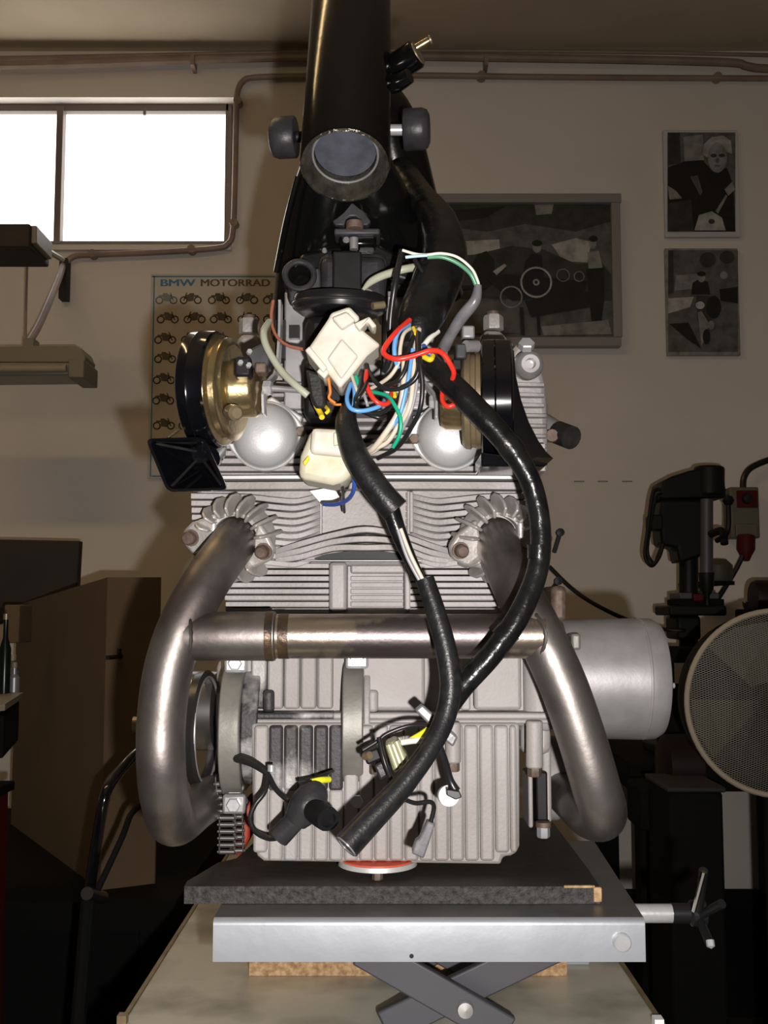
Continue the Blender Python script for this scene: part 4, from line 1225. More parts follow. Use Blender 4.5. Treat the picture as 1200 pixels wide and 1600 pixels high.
# trapezoid lug with a bolt in its notch
lugm = MB().prismpx([(534, 318), (560, 316), (580, 346), (574, 352), (566, 352), (563, 343), (556, 338), (547, 338), (541, 343), (538, 352), (524, 352), (519, 346)], 1.115, 1.15).build('lug', 'gusset', fm, bevel=0.0015)
MB().cyl(P(554, 346, 1.10), P(554, 358, 1.10), S(14, 1.10)).build('bolt_head', 'rust', lugm, bevel=0.001)
MB().boxpx(522, 356, 594, 366, 1.105, 1.15).build('crossbar', 'gusset', fm, bevel=0.002)
MB().boxpx(530, 366, 588, 384, 1.112, 1.15).build('crossbar', 'blackgloss', fm, bevel=0.003)
MB().cyl(P(553, 372, 1.108), P(553, 390, 1.108), S(7, 1.1)).build('bolt', 'steel', fm)
MB().lathe(P(541, 375, 1.110), (0, -1, 0.3), [(0, 0), (0, .004), (.002, .003), (.002, 0)], 8).build('bolt', 'steel', fm)
MB().lathe(P(507, 392, 1.12), (0, -1, 0.3), [(0, 0), (0, .003), (.003, .002), (.003, 0)], 8).build('bolt', 'steel', fm)
# steering lock barrel
lk = MB().lathe(P(596, 122, 1.13), (0.80, -0.42, 0.36), [(-.01, 0), (-.01, .014), (.012, .0145), (.014, .0155), (.045, .0155), (.047, .0135), (.047, 0)], 28).build('lock_barrel', 'blackgloss', fm)
lt = P(596, 122, 1.13) + Vector((0.80, -0.42, 0.36)).normalized() * 0.047
MB().lathe(lt, (0.80, -0.42, 0.36), [(0, .0125), (.0012, .0125), (.0012, 0)], 24).build('lock_face', 'brassdull', lk)
MB().cyl(lt + Vector((-0.001, 0, 0.006)), lt + Vector((0.012, -0.004, 0.012)), 0.0042).build('lock_pin', 'brass', lk)
MB().lathe(lt + Vector((0.013, -0.0045, 0.0125)), (0.9, -0.3, 0.3), [(0, 0), (0, .005), (.002, .005), (.002, 0)], 12).build('lock_pin', 'brassdull', lk)
MB().tube(px_path([(602, 128, 1.11), (618, 130, 1.10), (640, 118, 1.09)]), [0.012, 0.010, 0.008], 14).build('lock_web', 'blackgloss', lk)
# rubber buffers
for cx, cy, sg, Y in ((463, 214, -1, 1.12), (631, 203, 1, 1.12)):
    c_ = P(cx, cy, Y); k = S(1, Y)
    bf = MB().lathe(c_, (sg, -0.12 * sg if sg < 0 else -0.1, 0), [(0, 0), (0, 31 * k), (2 * k, 33 * k), (30 * k, 33 * k), (38 * k, 30 * k), (42 * k, 22 * k), (43 * k, 0)], 32).build('rubber_buffer', 'rubber', fm, smooth=45)
    MB().cyl(c_, c_ - Vector((sg * 26 * k, 0, 0)), 9 * k).build('buffer_stem', 'zinc' if sg > 0 else 'blackmatt', bf)
# thin rod added down the left edge to carry the frame's highlight
MB().tube(px_path([(466, 276, 1.10), (448, 345, 1.12), (432, 425, 1.15)]), 0.0035, 10).build('highlight_rod', 'blackgloss', fm)

# ------------------------------------------------------------------ electrical unit under the frame
eu = thing('electrical_unit', 'black electrical unit with round disc lid hung under the frame', 'electrical unit', P(530, 640, 1.1))
MB().boxpx(500, 398, 602, 472, 1.10, 1.16).build('coil_case', 'rubber', eu, bevel=0.008)
MB().boxpx(496, 392, 606, 480, 1.115, 1.155).build('case_surround', 'gusset', eu, bevel=0.010)
MB().boxpx(520, 392, 565, 466, 1.085, 1.10).build('strap', 'blackmatt', eu, bevel=0.002)
dl = MB().lathe(P(531, 478, 1.10), (0.02, -0.10, 1), [(-.010, 0), (-.010, .040), (-.006, .046), (0, .048), (.004, .0485), (.009, .047), (.009, 0)], 44).build('disc_lid', 'black_plastic', eu, smooth=35)
MB().torus(P(531, 478, 1.10), (0.02, -0.10, 1), 0.0485, 0.0016, 44, 8).build('lid_edge', 'darksteel', dl)
MB().cyl(P(582, 478, 1.065), P(600, 476, 1.07), S(6, 1.07)).build('terminal', 'brassdull', dl)
MB().boxpx(476, 490, 558, 560, 1.075, 1.15).build('relay_case', 'blackmatt', eu, bevel=0.010)
MB().boxpx(474, 560, 552, 652, 1.085, 1.15).build('relay_case', 'blackmatt', eu, bevel=0.006)
rg = MB().torus(P(468, 430, 1.085), (0.1, -1, 0.1), S(23, 1.09), S(5, 1.09), 36, 10).build('clamp_ring', 'rubber', eu)
MB().lathe(P(468, 430, 1.095), (0, -1, 0), [(-.012, 0), (-.012, S(21, 1.09)), (-.02, S(21, 1.09)), (-.02, 0)], 28).build('plug_face', 'blackgloss', rg)
MB().prismpx([(486, 420), (500, 418), (502, 460), (470, 475), (452, 470), (452, 455), (484, 448)], 1.10, 1.12).build('ring_bracket', 'gusset', eu, bevel=0.002)
MB().lathe(P(570, 468, 1.09), (0.2, -1, 0.4), [(0, 0), (0, .012), (.006, .010), (.006, .006), (.002, 0)], 20).build('terminal', 'steel', eu)

# head steady brackets in zinc and grey plates behind the wiring (belongs to the engine top)
MB().boxpx(444, 455, 520, 640, 1.165, 1.20).build('top_plate', 'steel', en, bevel=0.002)
MB().boxpx(596, 440, 700, 640, 1.175, 1.21).build('top_plate', 'steel', en, bevel=0.002)
MB().boxpx(452, 508, 468, 528, 1.155, 1.17).build('slot_block', 'darksteel', en)
MB().boxpx(430, 500, 446, 560, 1.155, 1.18).build('slot_block', 'darksteel', en)
MB().boxpx(430, 596, 700, 606, 1.155, 1.2).build('head_rail', 'steel', en, bevel=0.002)
MB().boxpx(440, 640, 690, 668, 1.172, 1.2).build('head_rail', 'darksteel', en, bevel=0.002)


def flatstrip(path, w, th, m, name, parent):
    """bent metal strip: world path, width along Y"""
    pts = [P(*p) for p in path]
    mb = MB(); vs = []; fs = []
    n = len(pts)
    for i, p in enumerate(pts):
        d = (pts[min(i + 1, n - 1)] - pts[max(i - 1, 0)]).normalized()
        nn = Vector((-d.z, 0, d.x)).normalized() * th / 2
        for s, q in ((1, 0), (-1, 0), (-1, w), (1, w)):
            vs.append(p + nn * s + Vector((0, q, 0)))
    for i in range(n - 1):
        for k in range(4):
            k2 = (k + 1) % 4
            fs.append((i * 4 + k, (i + 1) * 4 + k, (i + 1) * 4 + k2, i * 4 + k2))
    fs += [(0, 1, 2, 3), (n * 4 - 1, n * 4 - 2, n * 4 - 3, n * 4 - 4)]
    return mb.add(vs, fs).build(name, m, parent, bevel=0.0006)


# ------------------------------------------------------------------ horns
# left horn
k = S(1, 1.06)
hl = thing('horn', 'black and gold disc horn with square mouth, on the engine\'s left', 'horn', P(315, 700, 1.07))
hn = Vector((0.978, -0.208, 0.0)).normalized()
hc = P(306, 611, 1.075)
MB().lathe(hc, hn, [(-4 * k, 0), (-4 * k, 78 * k), (0, 88 * k), (4 * k, 93 * k), (18 * k, 94 * k), (20 * k, 95.5 * k), (23 * k, 94 * k), (42 * k, 93 * k), (45 * k, 90 * k), (45 * k, 0)], 64).build('body', 'horn', hl, smooth=35)
MB().lathe(hc + hn * 44 * k, hn, [(0, 0), (0, 88 * k), (2 * k, 88 * k), (6 * k, 80 * k), (14 * k, 78 * k), (16 * k, 82 * k), (18 * k, 82 * k), (20 * k, 74 * k), (24 * k, 70 * k), (26 * k, 0)], 64).build('diaphragm_cover', 'brass', hl, smooth=40)
MB().lathe(hc + hn * 66 * k, hn, [(0, 48 * k), (4 * k, 49 * k), (8 * k, 46 * k), (34 * k, 46 * k), (42 * k, 40 * k), (45 * k, 30 * k), (45 * k, 0)], 48).build('magnet_housing', 'brass', hl, smooth=40)
b_ = hc + hn * 112 * k
br_ = flatstrip([(437, 468, 1.12), (436, 520, 1.115), (433, 570, 1.10), (428, 584, 1.085), (413, 600, 1.06), (410, 616, 1.05), (411, 645, 1.05)], 0.022, 0.003, 'zinc', 'mount_bracket', hl)
MB().hexa(b_ + Vector((0.002, 0, 0)), hn, 12 * k, 0.008).build('nut', 'zinc', br_)
MB().cyl(b_ + Vector((0.008, 0, 0)), b_ + Vector((0.06, 0.02, 0)), 5 * k).build('stud', 'steel', br_)
MB().lathe(P(367, 645, 1.005), (0.5, -0.8, -0.2), [(-.01, 12 * k), (.002, 12 * k), (.005, 8 * k), (.005, 0)], 20).build('adjuster_dimple', 'brassdull', hl)
# terminals on top right of horn
tm = MB().boxpx(365, 556, 392, 588, 1.02, 1.06).build('terminal_block', 'blackmatt', hl, bevel=0.003)
for x, y in ((389, 551), (375, 568), (388, 572)):
    MB().hexa(P(x, y, 1.018), (0.3, -1, 0.1), 4.5 * k, 0.005).build('terminal_screw', 'zinc', tm)
MB().prismpx([(386, 548), (410, 535), (424, 548), (420, 570), (400, 580), (388, 566)], 1.03, 1.06).build('spade_cover', 'gusset', tm, bevel=0.002)
MB().boxpx(398, 566, 416, 582, 1.02, 1.04).build('spade', 'rust', tm, bevel=0.002)


def funnel(rim, throat, Yr, Yt, m, parent, dY):
    """square trumpet mouth: rim quad (px), throat quad (px)"""
    R = [P(x, y, Yr + d) for (x, y), d in zip(rim, dY)]
    c = sum(R, Vector()) / 4

    def rounded(q, f):
        out = []
        for i in range(4):
            a, b, d = q[i - 1], q[i], q[(i + 1) % 4]
            p0 = b + (a - b) * f; p1 = b + (d - b) * f
            for t in (0, .33, .67, 1):
                out.append(p0 * (1 - t) ** 2 + b * 2 * t * (1 - t) + p1 * t * t)
        return out
    outer = rounded(R, 0.12)
    inner = rounded([c + (p - c) * 0.90 for p in R], 0.1)
    Tq = [P(x, y, Yt) for x, y in throat]
    tin = rounded(Tq, 0.2)
    tc_ = sum(Tq, Vector()) / 4
    tout = rounded([tc_ + (p - tc_) * 1.35 for p in Tq], 0.2)
    loops = [tin, [p + Vector((0, -0.001, 0)) for p in inner], [p + Vector((0, -0.002, 0)) for p in outer], [p + Vector((0, 0.003, 0)) for p in outer], tout]
    n = len(outer); vs = []; fs = []
    for L in loops:
        vs += L
    for i in range(len(loops) - 1):
        for j in range(n):
            j2 = (j + 1) % n
            fs.append((i * n + j, i * n + j2, (i + 1) * n + j2, (i + 1) * n + j))
    fs.append(list(range(n)))
    return MB().add(vs, fs).build('mouth', m, parent, smooth=30)


funnel([(228, 686), (319, 683), (357, 766), (262, 769)], [(296, 700), (316, 699), (324, 722), (304, 724)], 1.0, 1.06, 'horn', hl, (0.01, 0.0, -0.005, 0.005))
for (x0, y0, Y0, x1, y1, Y1) in ((306, 705, 1.052, 238, 692, 1.012), (316, 704, 1.052, 317, 690, 1.004), (318, 720, 1.05, 346, 758, 1.0), (306, 720, 1.05, 268, 760, 1.008)):
    MB().tube([P(x0, y0, Y0), P(x1, y1, Y1)], 0.0014, 8, smooth=False).build('crease', 'rubber2', hl)
MB().tube(px_path([(322, 716, 1.06), (330, 700, 1.09), (325, 660, 1.095)]), [0.014, 0.016, 0.02], 16).build('throat', 'horn', hl)
MB().tube(px_path([(262, 685, 1.012), (280, 672, 1.03)]), 0.0012, 6, smooth=False).build('seam', 'brass', hl)

# right horn
hr = thing('horn', 'black and gold disc horn seen edge-on, on the engine\'s right', 'horn', P(770, 720, 1.08))
hn2 = Vector((-0.994, 0.10, 0)).normalized()
hc2 = P(797, 626, 1.085); k2 = S(1, 1.08)
MB().lathe(hc2, hn2, [(-4 * k2, 0), (-4 * k2, 90 * k2), (0, 96 * k2), (22 * k2, 97 * k2), (23 * k2, 99 * k2), (25 * k2, 97 * k2), (43 * k2, 97 * k2), (45 * k2, 94 * k2), (45 * k2, 0)], 64).build('body', 'horn', hr, smooth=35)
MB().lathe(hc2 + hn2 * 45 * k2, hn2, [(0, 0), (0, 76 * k2), (8 * k2, 77 * k2), (10 * k2, 74 * k2), (16 * k2, 74 * k2), (18 * k2, 77 * k2), (26 * k2, 76 * k2), (31 * k2, 70 * k2), (32 * k2, 0)], 64).build('diaphragm_cover', 'brassdull', hr, smooth=40)
MB().lathe(hc2 + hn2 * 76 * k2, hn2, [(0, 46 * k2), (26 * k2, 45 * k2), (34 * k2, 40 * k2), (36 * k2, 0)], 40).build('magnet_housing', 'brass', hr, smooth=40)
br2 = flatstrip([(655, 588, 1.11), (664, 596, 1.10), (678, 614, 1.08), (682, 626, 1.065), (682, 652, 1.06)], 0.022, 0.003, 'zinc', 'mount_bracket', hr)
MB().hexa(hc2 + hn2 * 116 * k2, hn2, 11 * k2, 0.008).build('nut', 'zinc', br2)
# trumpet flare: loft of sections down the outer side
mb = MB(); secs = []
for y, xo, dep in ((548, 803, 0.02), (590, 804, 0.03), (630, 811, 0.036), (665, 822, 0.040), (695, 836, 0.044), (712, 847, 0.047), (723, 857, 0.05)):
    a = P(790, y, 1.09); b = P(xo, y, 1.075)
    secs.append([Vector((a.x, 1.09 - dep, a.z)), Vector((b.x - 0.003, 1.09 - dep, b.z)), Vector((b.x, 1.09 - dep + 0.004, b.z)), Vector((b.x, 1.09 + dep, b.z)), Vector((a.x, 1.09 + dep, a.z))])
vs = [p for s in secs for p in s]; fs = []
for i in range(len(secs) - 1):
    for j in range(5):
        j2 = (j + 1) % 5
        fs.append((i * 5 + j, i * 5 + j2, (i + 1) * 5 + j2, (i + 1) * 5 + j))
fs.append((0, 1, 2, 3, 4)); fs.append(tuple(len(vs) - 1 - q for q in range(5)))
mb.add(vs, fs).build('mouth', 'horn', hr, smooth=50)
MB().prismpx([(752, 706), (800, 712), (858, 724), (850, 729), (752, 729)], 1.03, 1.10).build('mouth_rim', 'horn', hr, bevel=0.002)
tb2 = MB().boxpx(712, 536, 730, 560, 1.05, 1.08).build('terminal_block', 'gusset', hr, bevel=0.002)
MB().cyl(P(728, 541, 1.05), P(745, 541, 1.06), 0.006).build('terminal_screw', 'steel', tb2)
MB().boxpx(706, 560, 722, 578, 1.05, 1.08).build('terminal', 'blackmatt', tb2, bevel=0.002)
MB().boxpx(722, 508, 742, 528, 1.08, 1.1).build('spade', 'steel', tb2, bevel=0.002)

# ------------------------------------------------------------------ wiring
wh = thing('wiring_harness', 'cut wiring harness with coloured wires, white plugs and two hanging black looms', 'wiring harness', P(620, 1330, 0.95))


def wire(pts, r, m, name='wire', Y=None, parent=None, seg=10, flat=1.0, sub=6):
    path = px_path(pts, Y)
    ym = path[len(path) // 2].y
    rr = [S(q, ym) for q in r] if isinstance(r, (list, tuple)) else S(r, ym)
    return MB().tube(path, rr, seg, sub=sub, flat=flat).build(name, m, parent or wh, smooth=60)


# trunk from behind the frame
wire([(622, 250, 1.24), (650, 300, 1.18), (684, 345, 1.10), (694, 400, 1.05), (678, 450, 1.02), (656, 500, 1.0), (648, 540, 0.995)], [24, 30, 34, 38, 38, 34, 18], 'tape', 'trunk_sleeve', seg=18, flat=0.8)
# loom A, sweeping down the right
la = wire([(650, 548, 1.0), (690, 586, 0.985), (735, 630, 0.975), (790, 690, 0.97), (828, 750, 0.97), (844, 820, 0.97), (840, 890, 0.968), (812, 960, 0.962), (770, 1020, 0.96), (722, 1075, 0.962), (694, 1120, 0.97), (680, 1165, 0.985)],
          [16, 19, 20, 19, 17, 16.5, 17, 18, 18, 17, 15, 12], 'tape', 'loom', seg=18, sub=8)
for (x, y, Y, r, nx, ny) in ((800, 702, 0.97, 20, 0.6, -0.75), (842, 862, 0.968, 18, 0, -1), (790, 992, 0.962, 19, -0.7, -0.7), (744, 1048, 0.962, 18.5, -.65, -.7)):
    d = (P(x + nx * 8, y - ny * 8, Y) - P(x, y, Y)).normalized()
    MB().tube([P(x, y, Y) - d * 0.006, P(x, y, Y) + d * 0.006], S(r, Y), 18, smooth=False).build('tape_wrap', 'tape', la)
# loom B, centre, with a torn middle
lb_ = wire([(548, 632, 1.01), (541, 662, 0.985), (556, 712, 0.97), (590, 765, 0.965), (618, 798, 0.965)], [12, 18, 21, 22, 23], 'sleeve', 'loom', seg=18)
wire([(606, 780, 0.967), (622, 830, 0.967), (646, 885, 0.967), (662, 915, 0.967)], [15, 13, 10, 8], 'tape', 'inner_loom', seg=14)
wire([(626, 826, 0.958), (642, 868, 0.958), (664, 912, 0.958)], 3.2, 'w_cream', 'bare_wire')
wire([(622, 828, 0.96), (636, 870, 0.96), (656, 908, 0.96)], 3, 'w_grey', 'bare_wire')
lower = [(664, 905, 0.962), (682, 960, 0.958), (698, 1020, 0.954), (704, 1075, 0.95), (694, 1125, 0.945), (668, 1175, 0.935), (625, 1232, 0.925), (580, 1280, 0.915), (541, 1322, 0.905)]
lc = wire(lower, [15, 16, 17, 17, 16.5, 16, 18, 20, 21], 'sleeve', 'loom', seg=20, sub=8)
d = (P(541, 1322, .905) - P(580, 1280, .915)).normalized()
MB().lathe(P(541, 1322, .905), d, [(-.002, S(21, .905)), (.001, S(20, .905)), (.001, S(15, .905)), (-.006, S(14, .905)), (-.006, 0)], 20).build('sleeve_mouth', 'greysleeve', lc)

# big white plugs
wp = MB().prismpx([(480, 546), (513, 497), (517, 488), (546, 478), (563, 496), (557, 503), (566, 515), (595, 538), (573, 556), (556, 578), (531, 607), (508, 577)], 0.985, 1.03).build('white_plug', 'white', wh, bevel=0.003)
MB().prismpx([(553, 505), (577, 494), (589, 509), (582, 513), (574, 502), (562, 516)], 0.975, 1.0).build('latch', 'white', wp, bevel=0.0015)
MB().prismpx([(476, 547), (484, 540), (512, 574), (505, 582)], 0.978, 1.03).build('rim', 'white', wp, bevel=0.0015)
MB().prismpx([(494, 580), (505, 570), (515, 581), (507, 592)], 0.982, 1.02).build('key_tab', 'white', wp, bevel=0.0015)
MB().prismpx([(518, 496), (542, 486), (556, 500), (534, 514)], 0.976, 0.99).build('step_block', 'white', wp, bevel=0.002)
MB().prismpx([(511, 560), (534, 528), (560, 556), (533, 592)], 0.981, 0.99).build('step_block', 'white', wp, bevel=0.002)
wq = MB().prismpx([(487, 668), (546, 671), (551, 705), (552, 736), (541, 752), (520, 757), (466, 747), (469, 712)], 0.99, 1.05).build('white_plug', 'white2', wh, bevel=0.006)
MB().prismpx([(487, 668), (545, 671), (549, 714), (484, 708)], 0.98, 1.0).build('step_block', 'white', wq, bevel=0.004)
MB().prismpx([(473, 722), (482, 711), (484, 717), (476, 728)], 0.984, 1.0).build('pin_row', 'w_yellow', wq, bevel=0.001)
MB().prismpx([(521, 676), (531, 676), (531, 694), (521, 697)], 0.976, 0.985).build('key_tab', 'white2', wq, bevel=0.001)
MB().prism([P(484, 767, 1.12), P(520, 761, 1.115), P(537, 786, 1.12), P(506, 792, 1.12)], (0, 0.0012, 0)).build('paper_tag', 'paper', wh)
# black wedge plug with yellow wires
bp = MB().prismpx([(477, 576), (505, 584), (509, 636), (493, 638), (484, 620)], 1.0, 1.04).build('black_plug', 'rubber2', wh, bevel=0.003)
wire([(494, 634, 1.01), (501, 646, 1.005), (503, 652, 1.0)], 4.5, 'w_yellow')
wire([(507, 634, 1.01), (513, 641, 1.0), (509, 646, 1.0)], 3, 'w_yellow')
wire([(516, 628, 1.01), (524, 632, 1.0), (533, 632, 1.0)], 2, 'w_orange')
wire([(513, 590, 1.0), (516, 612, 1.0), (514, 622, 1.0), (524, 630, 1.0)], 2.4, 'w_orange')

# wires: (points, radius, colour)
WL = [
    ([(640, 500, 0.985), (618, 520, 0.965), (600, 545, 0.955), (604, 556, 0.95), (622, 561, 0.945), (650, 555, 0.945), (672, 548, 0.945), (690, 551, 0.95), (703, 568, 0.955), (709, 585, 0.965), (700, 606, 0.985)], 4.4, 'red'),
    ([(694, 600, 1.0), (691, 615, 0.995), (692, 628, 0.99), (700, 635, 0.985), (712, 631, 0.985), (720, 622, 0.99)], 4.0, 'red'),
    ([(644, 505, 0.99), (625, 516, 0.97), (617, 535, 0.965), (617, 558, 0.965), (622, 575, 0.97)], 3.6, 'blue'),
    ([(648, 510, 0.99), (632, 520, 0.975), (626, 540, 0.97), (623, 565, 0.968), (612, 585, 0.97), (596, 598, 0.98), (570, 612, 1.0)], 3.2, 'cream'),
    ([(650, 520, 0.985), (640, 545, 0.97), (634, 575, 0.968), (622, 595, 0.97), (602, 603, 0.98), (586, 604, 0.99)], 3.8, 'black'),
    ([(655, 515, 0.985), (648, 548, 0.972), (645, 600, 0.968), (638, 640, 0.97), (615, 676, 0.985), (585, 704, 1.0), (572, 706, 1.0)], 4.0, 'cream'),
    ([(640, 550, 0.975), (643, 610, 0.972), (634, 640, 0.972), (622, 665, 0.98), (606, 690, 0.985), (588, 700, 0.99)], 3.8, 'cream'),
    ([(632, 560, 0.972), (630, 610, 0.97), (622, 645, 0.975), (600, 680, 0.98), (584, 700, 0.99), (575, 706, 1.0)], 5.0, 'cream'),
    ([(645, 545, 0.968), (640, 580, 0.966), (632, 620, 0.968), (624, 650, 0.972), (612, 668, 0.98)], 3.2, 'blue'),
    ([(652, 530, 0.97), (656, 560, 0.955), (650, 590, 0.955), (628, 606, 0.96), (606, 608, 0.965), (590, 600, 0.97), (576, 580, 0.985), (573, 570, 0.99)], 3.8, 'black'),
    ([(654, 520, 0.96), (655, 560, 0.945), (660, 600, 0.945), (656, 640, 0.95), (640, 672, 0.965), (620, 700, 0.98), (590, 716, 1.0)], 4.0, 'black'),
    ([(657, 540, 0.97), (648, 620, 0.975), (634, 660, 0.98), (610, 705, 1.0)], 3.0, 'grey'),
    ([(580, 612, 0.985), (604, 618, 0.972), (616, 632, 0.965), (626, 655, 0.962), (624, 680, 0.965), (614, 699, 0.972)], 3.2, 'green'),
    ([(573, 580, 0.985), (572, 598, 0.975), (580, 618, 0.97), (592, 630, 0.97), (606, 630, 0.975), (612, 615, 0.985), (616, 600, 1.0)], 4.0, 'red'),
    ([(556, 588, 0.99), (560, 600, 0.985), (566, 612, 0.99)], 3.6, 'green'),
    ([(548, 600, 0.99), (542, 622, 0.972), (548, 638, 0.965), (566, 642, 0.965), (590, 636, 0.97), (600, 628, 0.98)], 3.6, 'blue'),
    ([(552, 596, 0.99), (554, 618, 0.98), (552, 636, 0.975)], 3.2, 'blue'),
    ([(566, 580, 0.99), (562, 610, 0.97), (556, 626, 0.965), (560, 640, 0.97), (584, 646, 0.975), (604, 640, 0.98), (614, 625, 0.99)], 3.4, 'black'),
    ([(574, 590, 0.98), (570, 606, 0.968), (560, 622, 0.962), (552, 640, 0.975)], 3.0, 'black'),
    ([(550, 588, 0.99), (556, 606, 0.98), (562, 620, 0.978)], 2.8, 'cream'),
    ([(566, 608, 0.99), (572, 626, 0.985), (576, 640, 0.99)], 2.6, 'grey'),
    ([(560, 640, 0.99), (590, 652, 0.985), (602, 650, 0.99)], 4.0, 'black'),
    ([(628, 392, 1.02), (618, 440, 1.01), (610, 500, 1.02), (608, 560, 1.03), (600, 580, 1.04)], 5.0, 'black'),
    ([(648, 405, 1.0), (660, 425, 1.01)], 3.5, 'black'),
    ([(421, 502, 1.05), (412, 520, 1.03), (418, 545, 1.02), (440, 580, 1.01), (462, 602, 1.0), (481, 618, 1.0)], [5, 6, 6, 6, 6, 6], 'sage'),
    ([(658, 416, 1.06), (630, 421, 1.05), (600, 430, 1.055), (580, 440, 1.06), (568, 452, 1.065)], [6.5, 6.5, 6.5, 6, 3], 'sage'),
    ([(427, 470, 1.08), (424, 500, 1.07), (432, 525, 1.06), (450, 540, 1.05), (474, 546, 1.04)], 2.6, 'brown'),
    ([(629, 391, 0.995), (650, 397, 0.992), (668, 398, 0.99), (690, 396, 0.99), (715, 402, 0.995), (737, 420, 1.0), (746, 438, 1.0), (748, 446, 1.0)], 2.4, 'white'),
    ([(634, 402, 0.993), (652, 400, 0.99), (668, 399, 0.988)], 2.6, 'palblue'),
    ([(668, 402, 0.992), (692, 402, 0.99), (716, 412, 0.992), (735, 428, 0.997), (744, 446, 1.0)], 3.4, 'dgreen'),
    ([(553, 740, 1.0), (553, 764, 1.01), (544, 780, 1.03), (526, 788, 1.05), (506, 788, 1.07)], 3.4, 'dblue'),
    ([(534, 756, 1.02), (536, 772, 1.05), (538, 800, 1.12)], 2.6, 'black'),
    ([(646, 512, 0.972), (650, 522, 0.965)], 3.0, 'yellow'),
    ([(686, 494, 1.0), (678, 505, 1.0), (672, 512, 1.0)], 4.0, 'orange'),
    ([(684, 518, 1.0), (672, 528, 0.99), (662, 540, 0.985)], 4.5, 'white'),
    ([(660, 556, 0.975), (672, 562, 0.97), (676, 556, 0.975)], 4.5, 'yellow'),
    ([(662, 540, 0.98), (668, 552, 0.975), (676, 552, 0.975)], 4.0, 'dblue'),
    ([(616, 610, 0.98), (617, 620, 0.975)], 3.0, 'yellow'),
]
for pts, r, c in WL:
    wire(pts, r, 'w_' + c, 'wire')
# grey sleeve over the white/green pair
wire([(747, 446, 1.0), (742, 470, 1.0), (722, 495, 1.01), (706, 520, 1.02), (694, 543, 1.04)], [6, 9, 10, 9, 10], 'greysleeve', 'wire_sleeve', seg=14)

# lower tails of the looms
MB().prismpx([(648, 1110), (660, 1100), (716, 1152), (708, 1168), (698, 1160)], 0.985, 1.0).build('grey_plug', 'greysleeve', wh, bevel=0.002)
cn = MB().prismpx([(601, 1164), (620, 1155), (640, 1188), (616, 1210)], 0.985, 1.02).build('olive_connector', 'green_grey', wh, bevel=0.003)
MB().cyl(P(607, 1163, 0.982), P(621, 1202, 0.982), S(5, .98)).build('connector_barrel', 'green_grey', cn)
MB().cyl(P(619, 1158, 0.982), P(634, 1196, 0.982), S(5, .98)).build('connector_barrel', 'green_grey', cn)
MB().prismpx([(566, 1178), (590, 1168), (598, 1186), (574, 1196)], 0.99, 1.02).build('connector_tail', 'blackmatt', cn, bevel=0.002)
MB().prismpx([(584, 1196), (600, 1188), (612, 1208), (594, 1220)], 0.99, 1.02).build('connector_tail', 'rubber', cn, bevel=0.002)
MB().cyl(P(570, 1182, 0.985), P(578, 1180, 0.98), S(6, .98)).build('connector_pin', 'brassdull', cn)
wire([(628, 1160, 0.985), (650, 1157, 0.98), (672, 1157, 0.975)], 5.0, 'w_white')
wire([(642, 1156, 0.985), (656, 1148, 0.98), (668, 1140, 0.975)], 4.5, 'w_lemon')
wire([(672, 1134, 0.98), (640, 1134, 0.985), (606, 1146, 0.985), (590, 1158, 0.985), (567, 1172, 0.985)], 3.4, 'w_black')
wire([(592, 1152, 0.97), (598, 1180, 0.965), (606, 1205, 0.962), (618, 1232, 0.955)], 3.8, 'w_black')
wire([(634, 1250, 0.955), (650, 1255, 0.96), (672, 1253, 0.965), (678, 1262, 0.968), (672, 1288, 0.97)], 3.6, 'w_black')
bk = MB().prismpx([(668, 1283), (680, 1288), (671, 1316), (662, 1342), (643, 1334), (650, 1314), (655, 1312)], 0.965, 0.98).build('spade_sleeve', 'greysleeve', wh, bevel=0.002)
wire([(688, 1165, 0.96), (696, 1190, 0.97), (703, 1218, 0.975), (712, 1236, 0.975)], [4, 5, 6, 8], 'w_black')
bs = MB().lathe(P(700, 1243, 0.985), (0.15, -1, 0.1), [(-.006, 0), (-.006, S(15, .985)), (.004, S(16, .985)), (.005, S(13, .985)), (.005, 0)], 24).build('bulb_holder', 'paper', wh)
MB().prismpx([(697, 1233), (718, 1236), (722, 1246), (712, 1250), (698, 1243)], 0.965, 0.985).build('holder_clip', 'darksteel', bs, bevel=0.001)

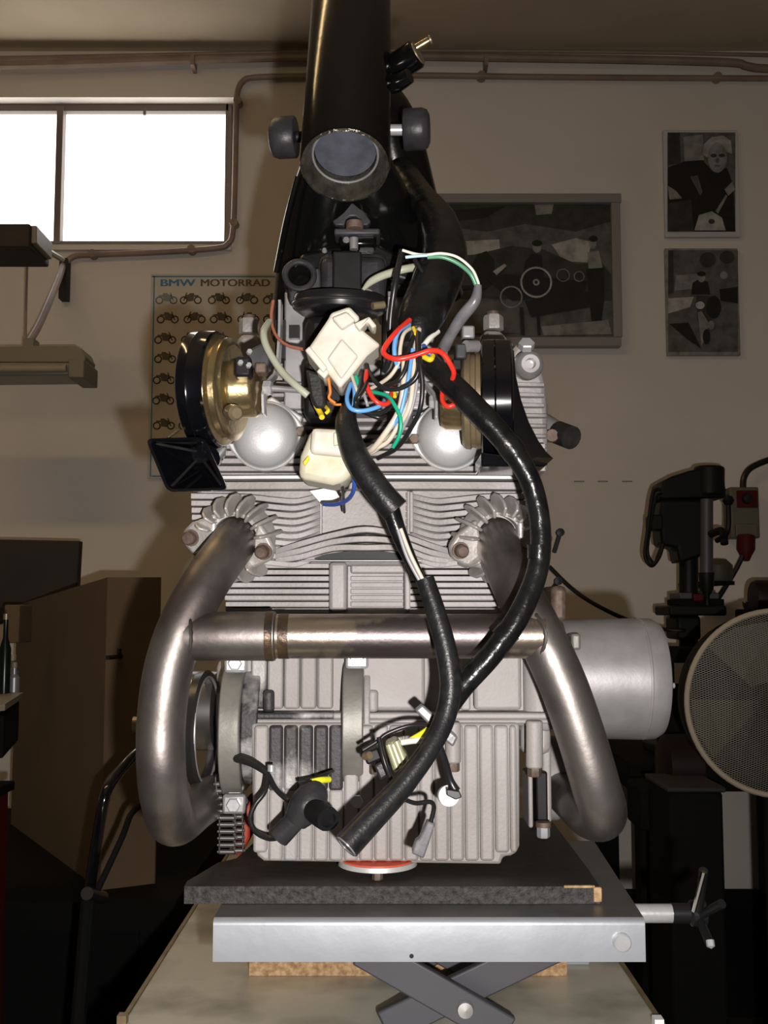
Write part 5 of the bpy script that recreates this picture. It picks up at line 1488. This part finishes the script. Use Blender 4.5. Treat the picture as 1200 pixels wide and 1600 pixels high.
# plug lead with rubber cap hanging in front of the sump
pl_ = thing('plug_lead', 'rubber elbow cap with thin black leads hanging over the left sump', 'plug lead', P(460, 1315, 1.05))
pc = MB().tube(px_path([(436, 1308, 1.04), (470, 1272, 1.035), (478, 1262, 1.035)]), [S(17, 1.04), S(16, 1.04), S(17, 1.04)], 20, smooth=False).build('cap_sleeve', 'rubber', pl_, smooth=50)
MB().tube(px_path([(462, 1282, 1.037), (478, 1260, 1.035), (492, 1238, 1.04), (496, 1228, 1.045)]), [S(19, 1.04), S(27, 1.04), S(22, 1.04), S(10, 1.04)], 20).build('cap_elbow', 'rubber', pl_, smooth=50)
MB().tube(px_path([(484, 1262, 1.03), (500, 1272, 1.015), (512, 1280, 1.005)]), [S(16, 1.03), S(19, 1.02), S(19, 1.01)], 20).build('cap_boot', 'blackmatt', pl_, smooth=50)
MB().lathe(P(512, 1280, 1.003), (0.4, -0.85, -0.25), [(0, S(19, 1)), (.002, S(18, 1)), (.002, S(12, 1)), (-.006, S(11, 1)), (-.006, 0)], 20).build('boot_mouth', 'black_plastic', pl_)
wire([(362, 1182, 1.13), (390, 1190, 1.10), (412, 1203, 1.085), (419, 1212, 1.08)], [8, 7, 6, 4], 'rubber2', 'lead_sleeve', parent=pl_)
wire([(418, 1210, 1.08), (414, 1236, 1.07), (398, 1258, 1.065), (391, 1280, 1.06), (400, 1300, 1.055), (420, 1310, 1.05), (434, 1309, 1.045)], 4.2, 'w_black', parent=pl_)
wire([(420, 1212, 1.08), (432, 1234, 1.07), (450, 1250, 1.06), (462, 1254, 1.05)], 4.2, 'w_black', parent=pl_)
MB().cyl(P(424, 1195, 1.07), P(424, 1205, 1.07), S(6, 1.07)).build('terminal', 'zinc', pl_)
wire([(466, 1222, 1.07), (490, 1217, 1.07), (508, 1210, 1.08), (520, 1205, 1.10)], 3.0, 'w_black', parent=pl_)
wire([(486, 1222, 1.06), (500, 1219, 1.06), (514, 1218, 1.07)], 5.0, 'w_lemon', 'yellow_sleeve', parent=pl_)
wire([(470, 1240, 1.05), (474, 1228, 1.055), (490, 1220, 1.06)], 4.0, 'w_black', parent=pl_)
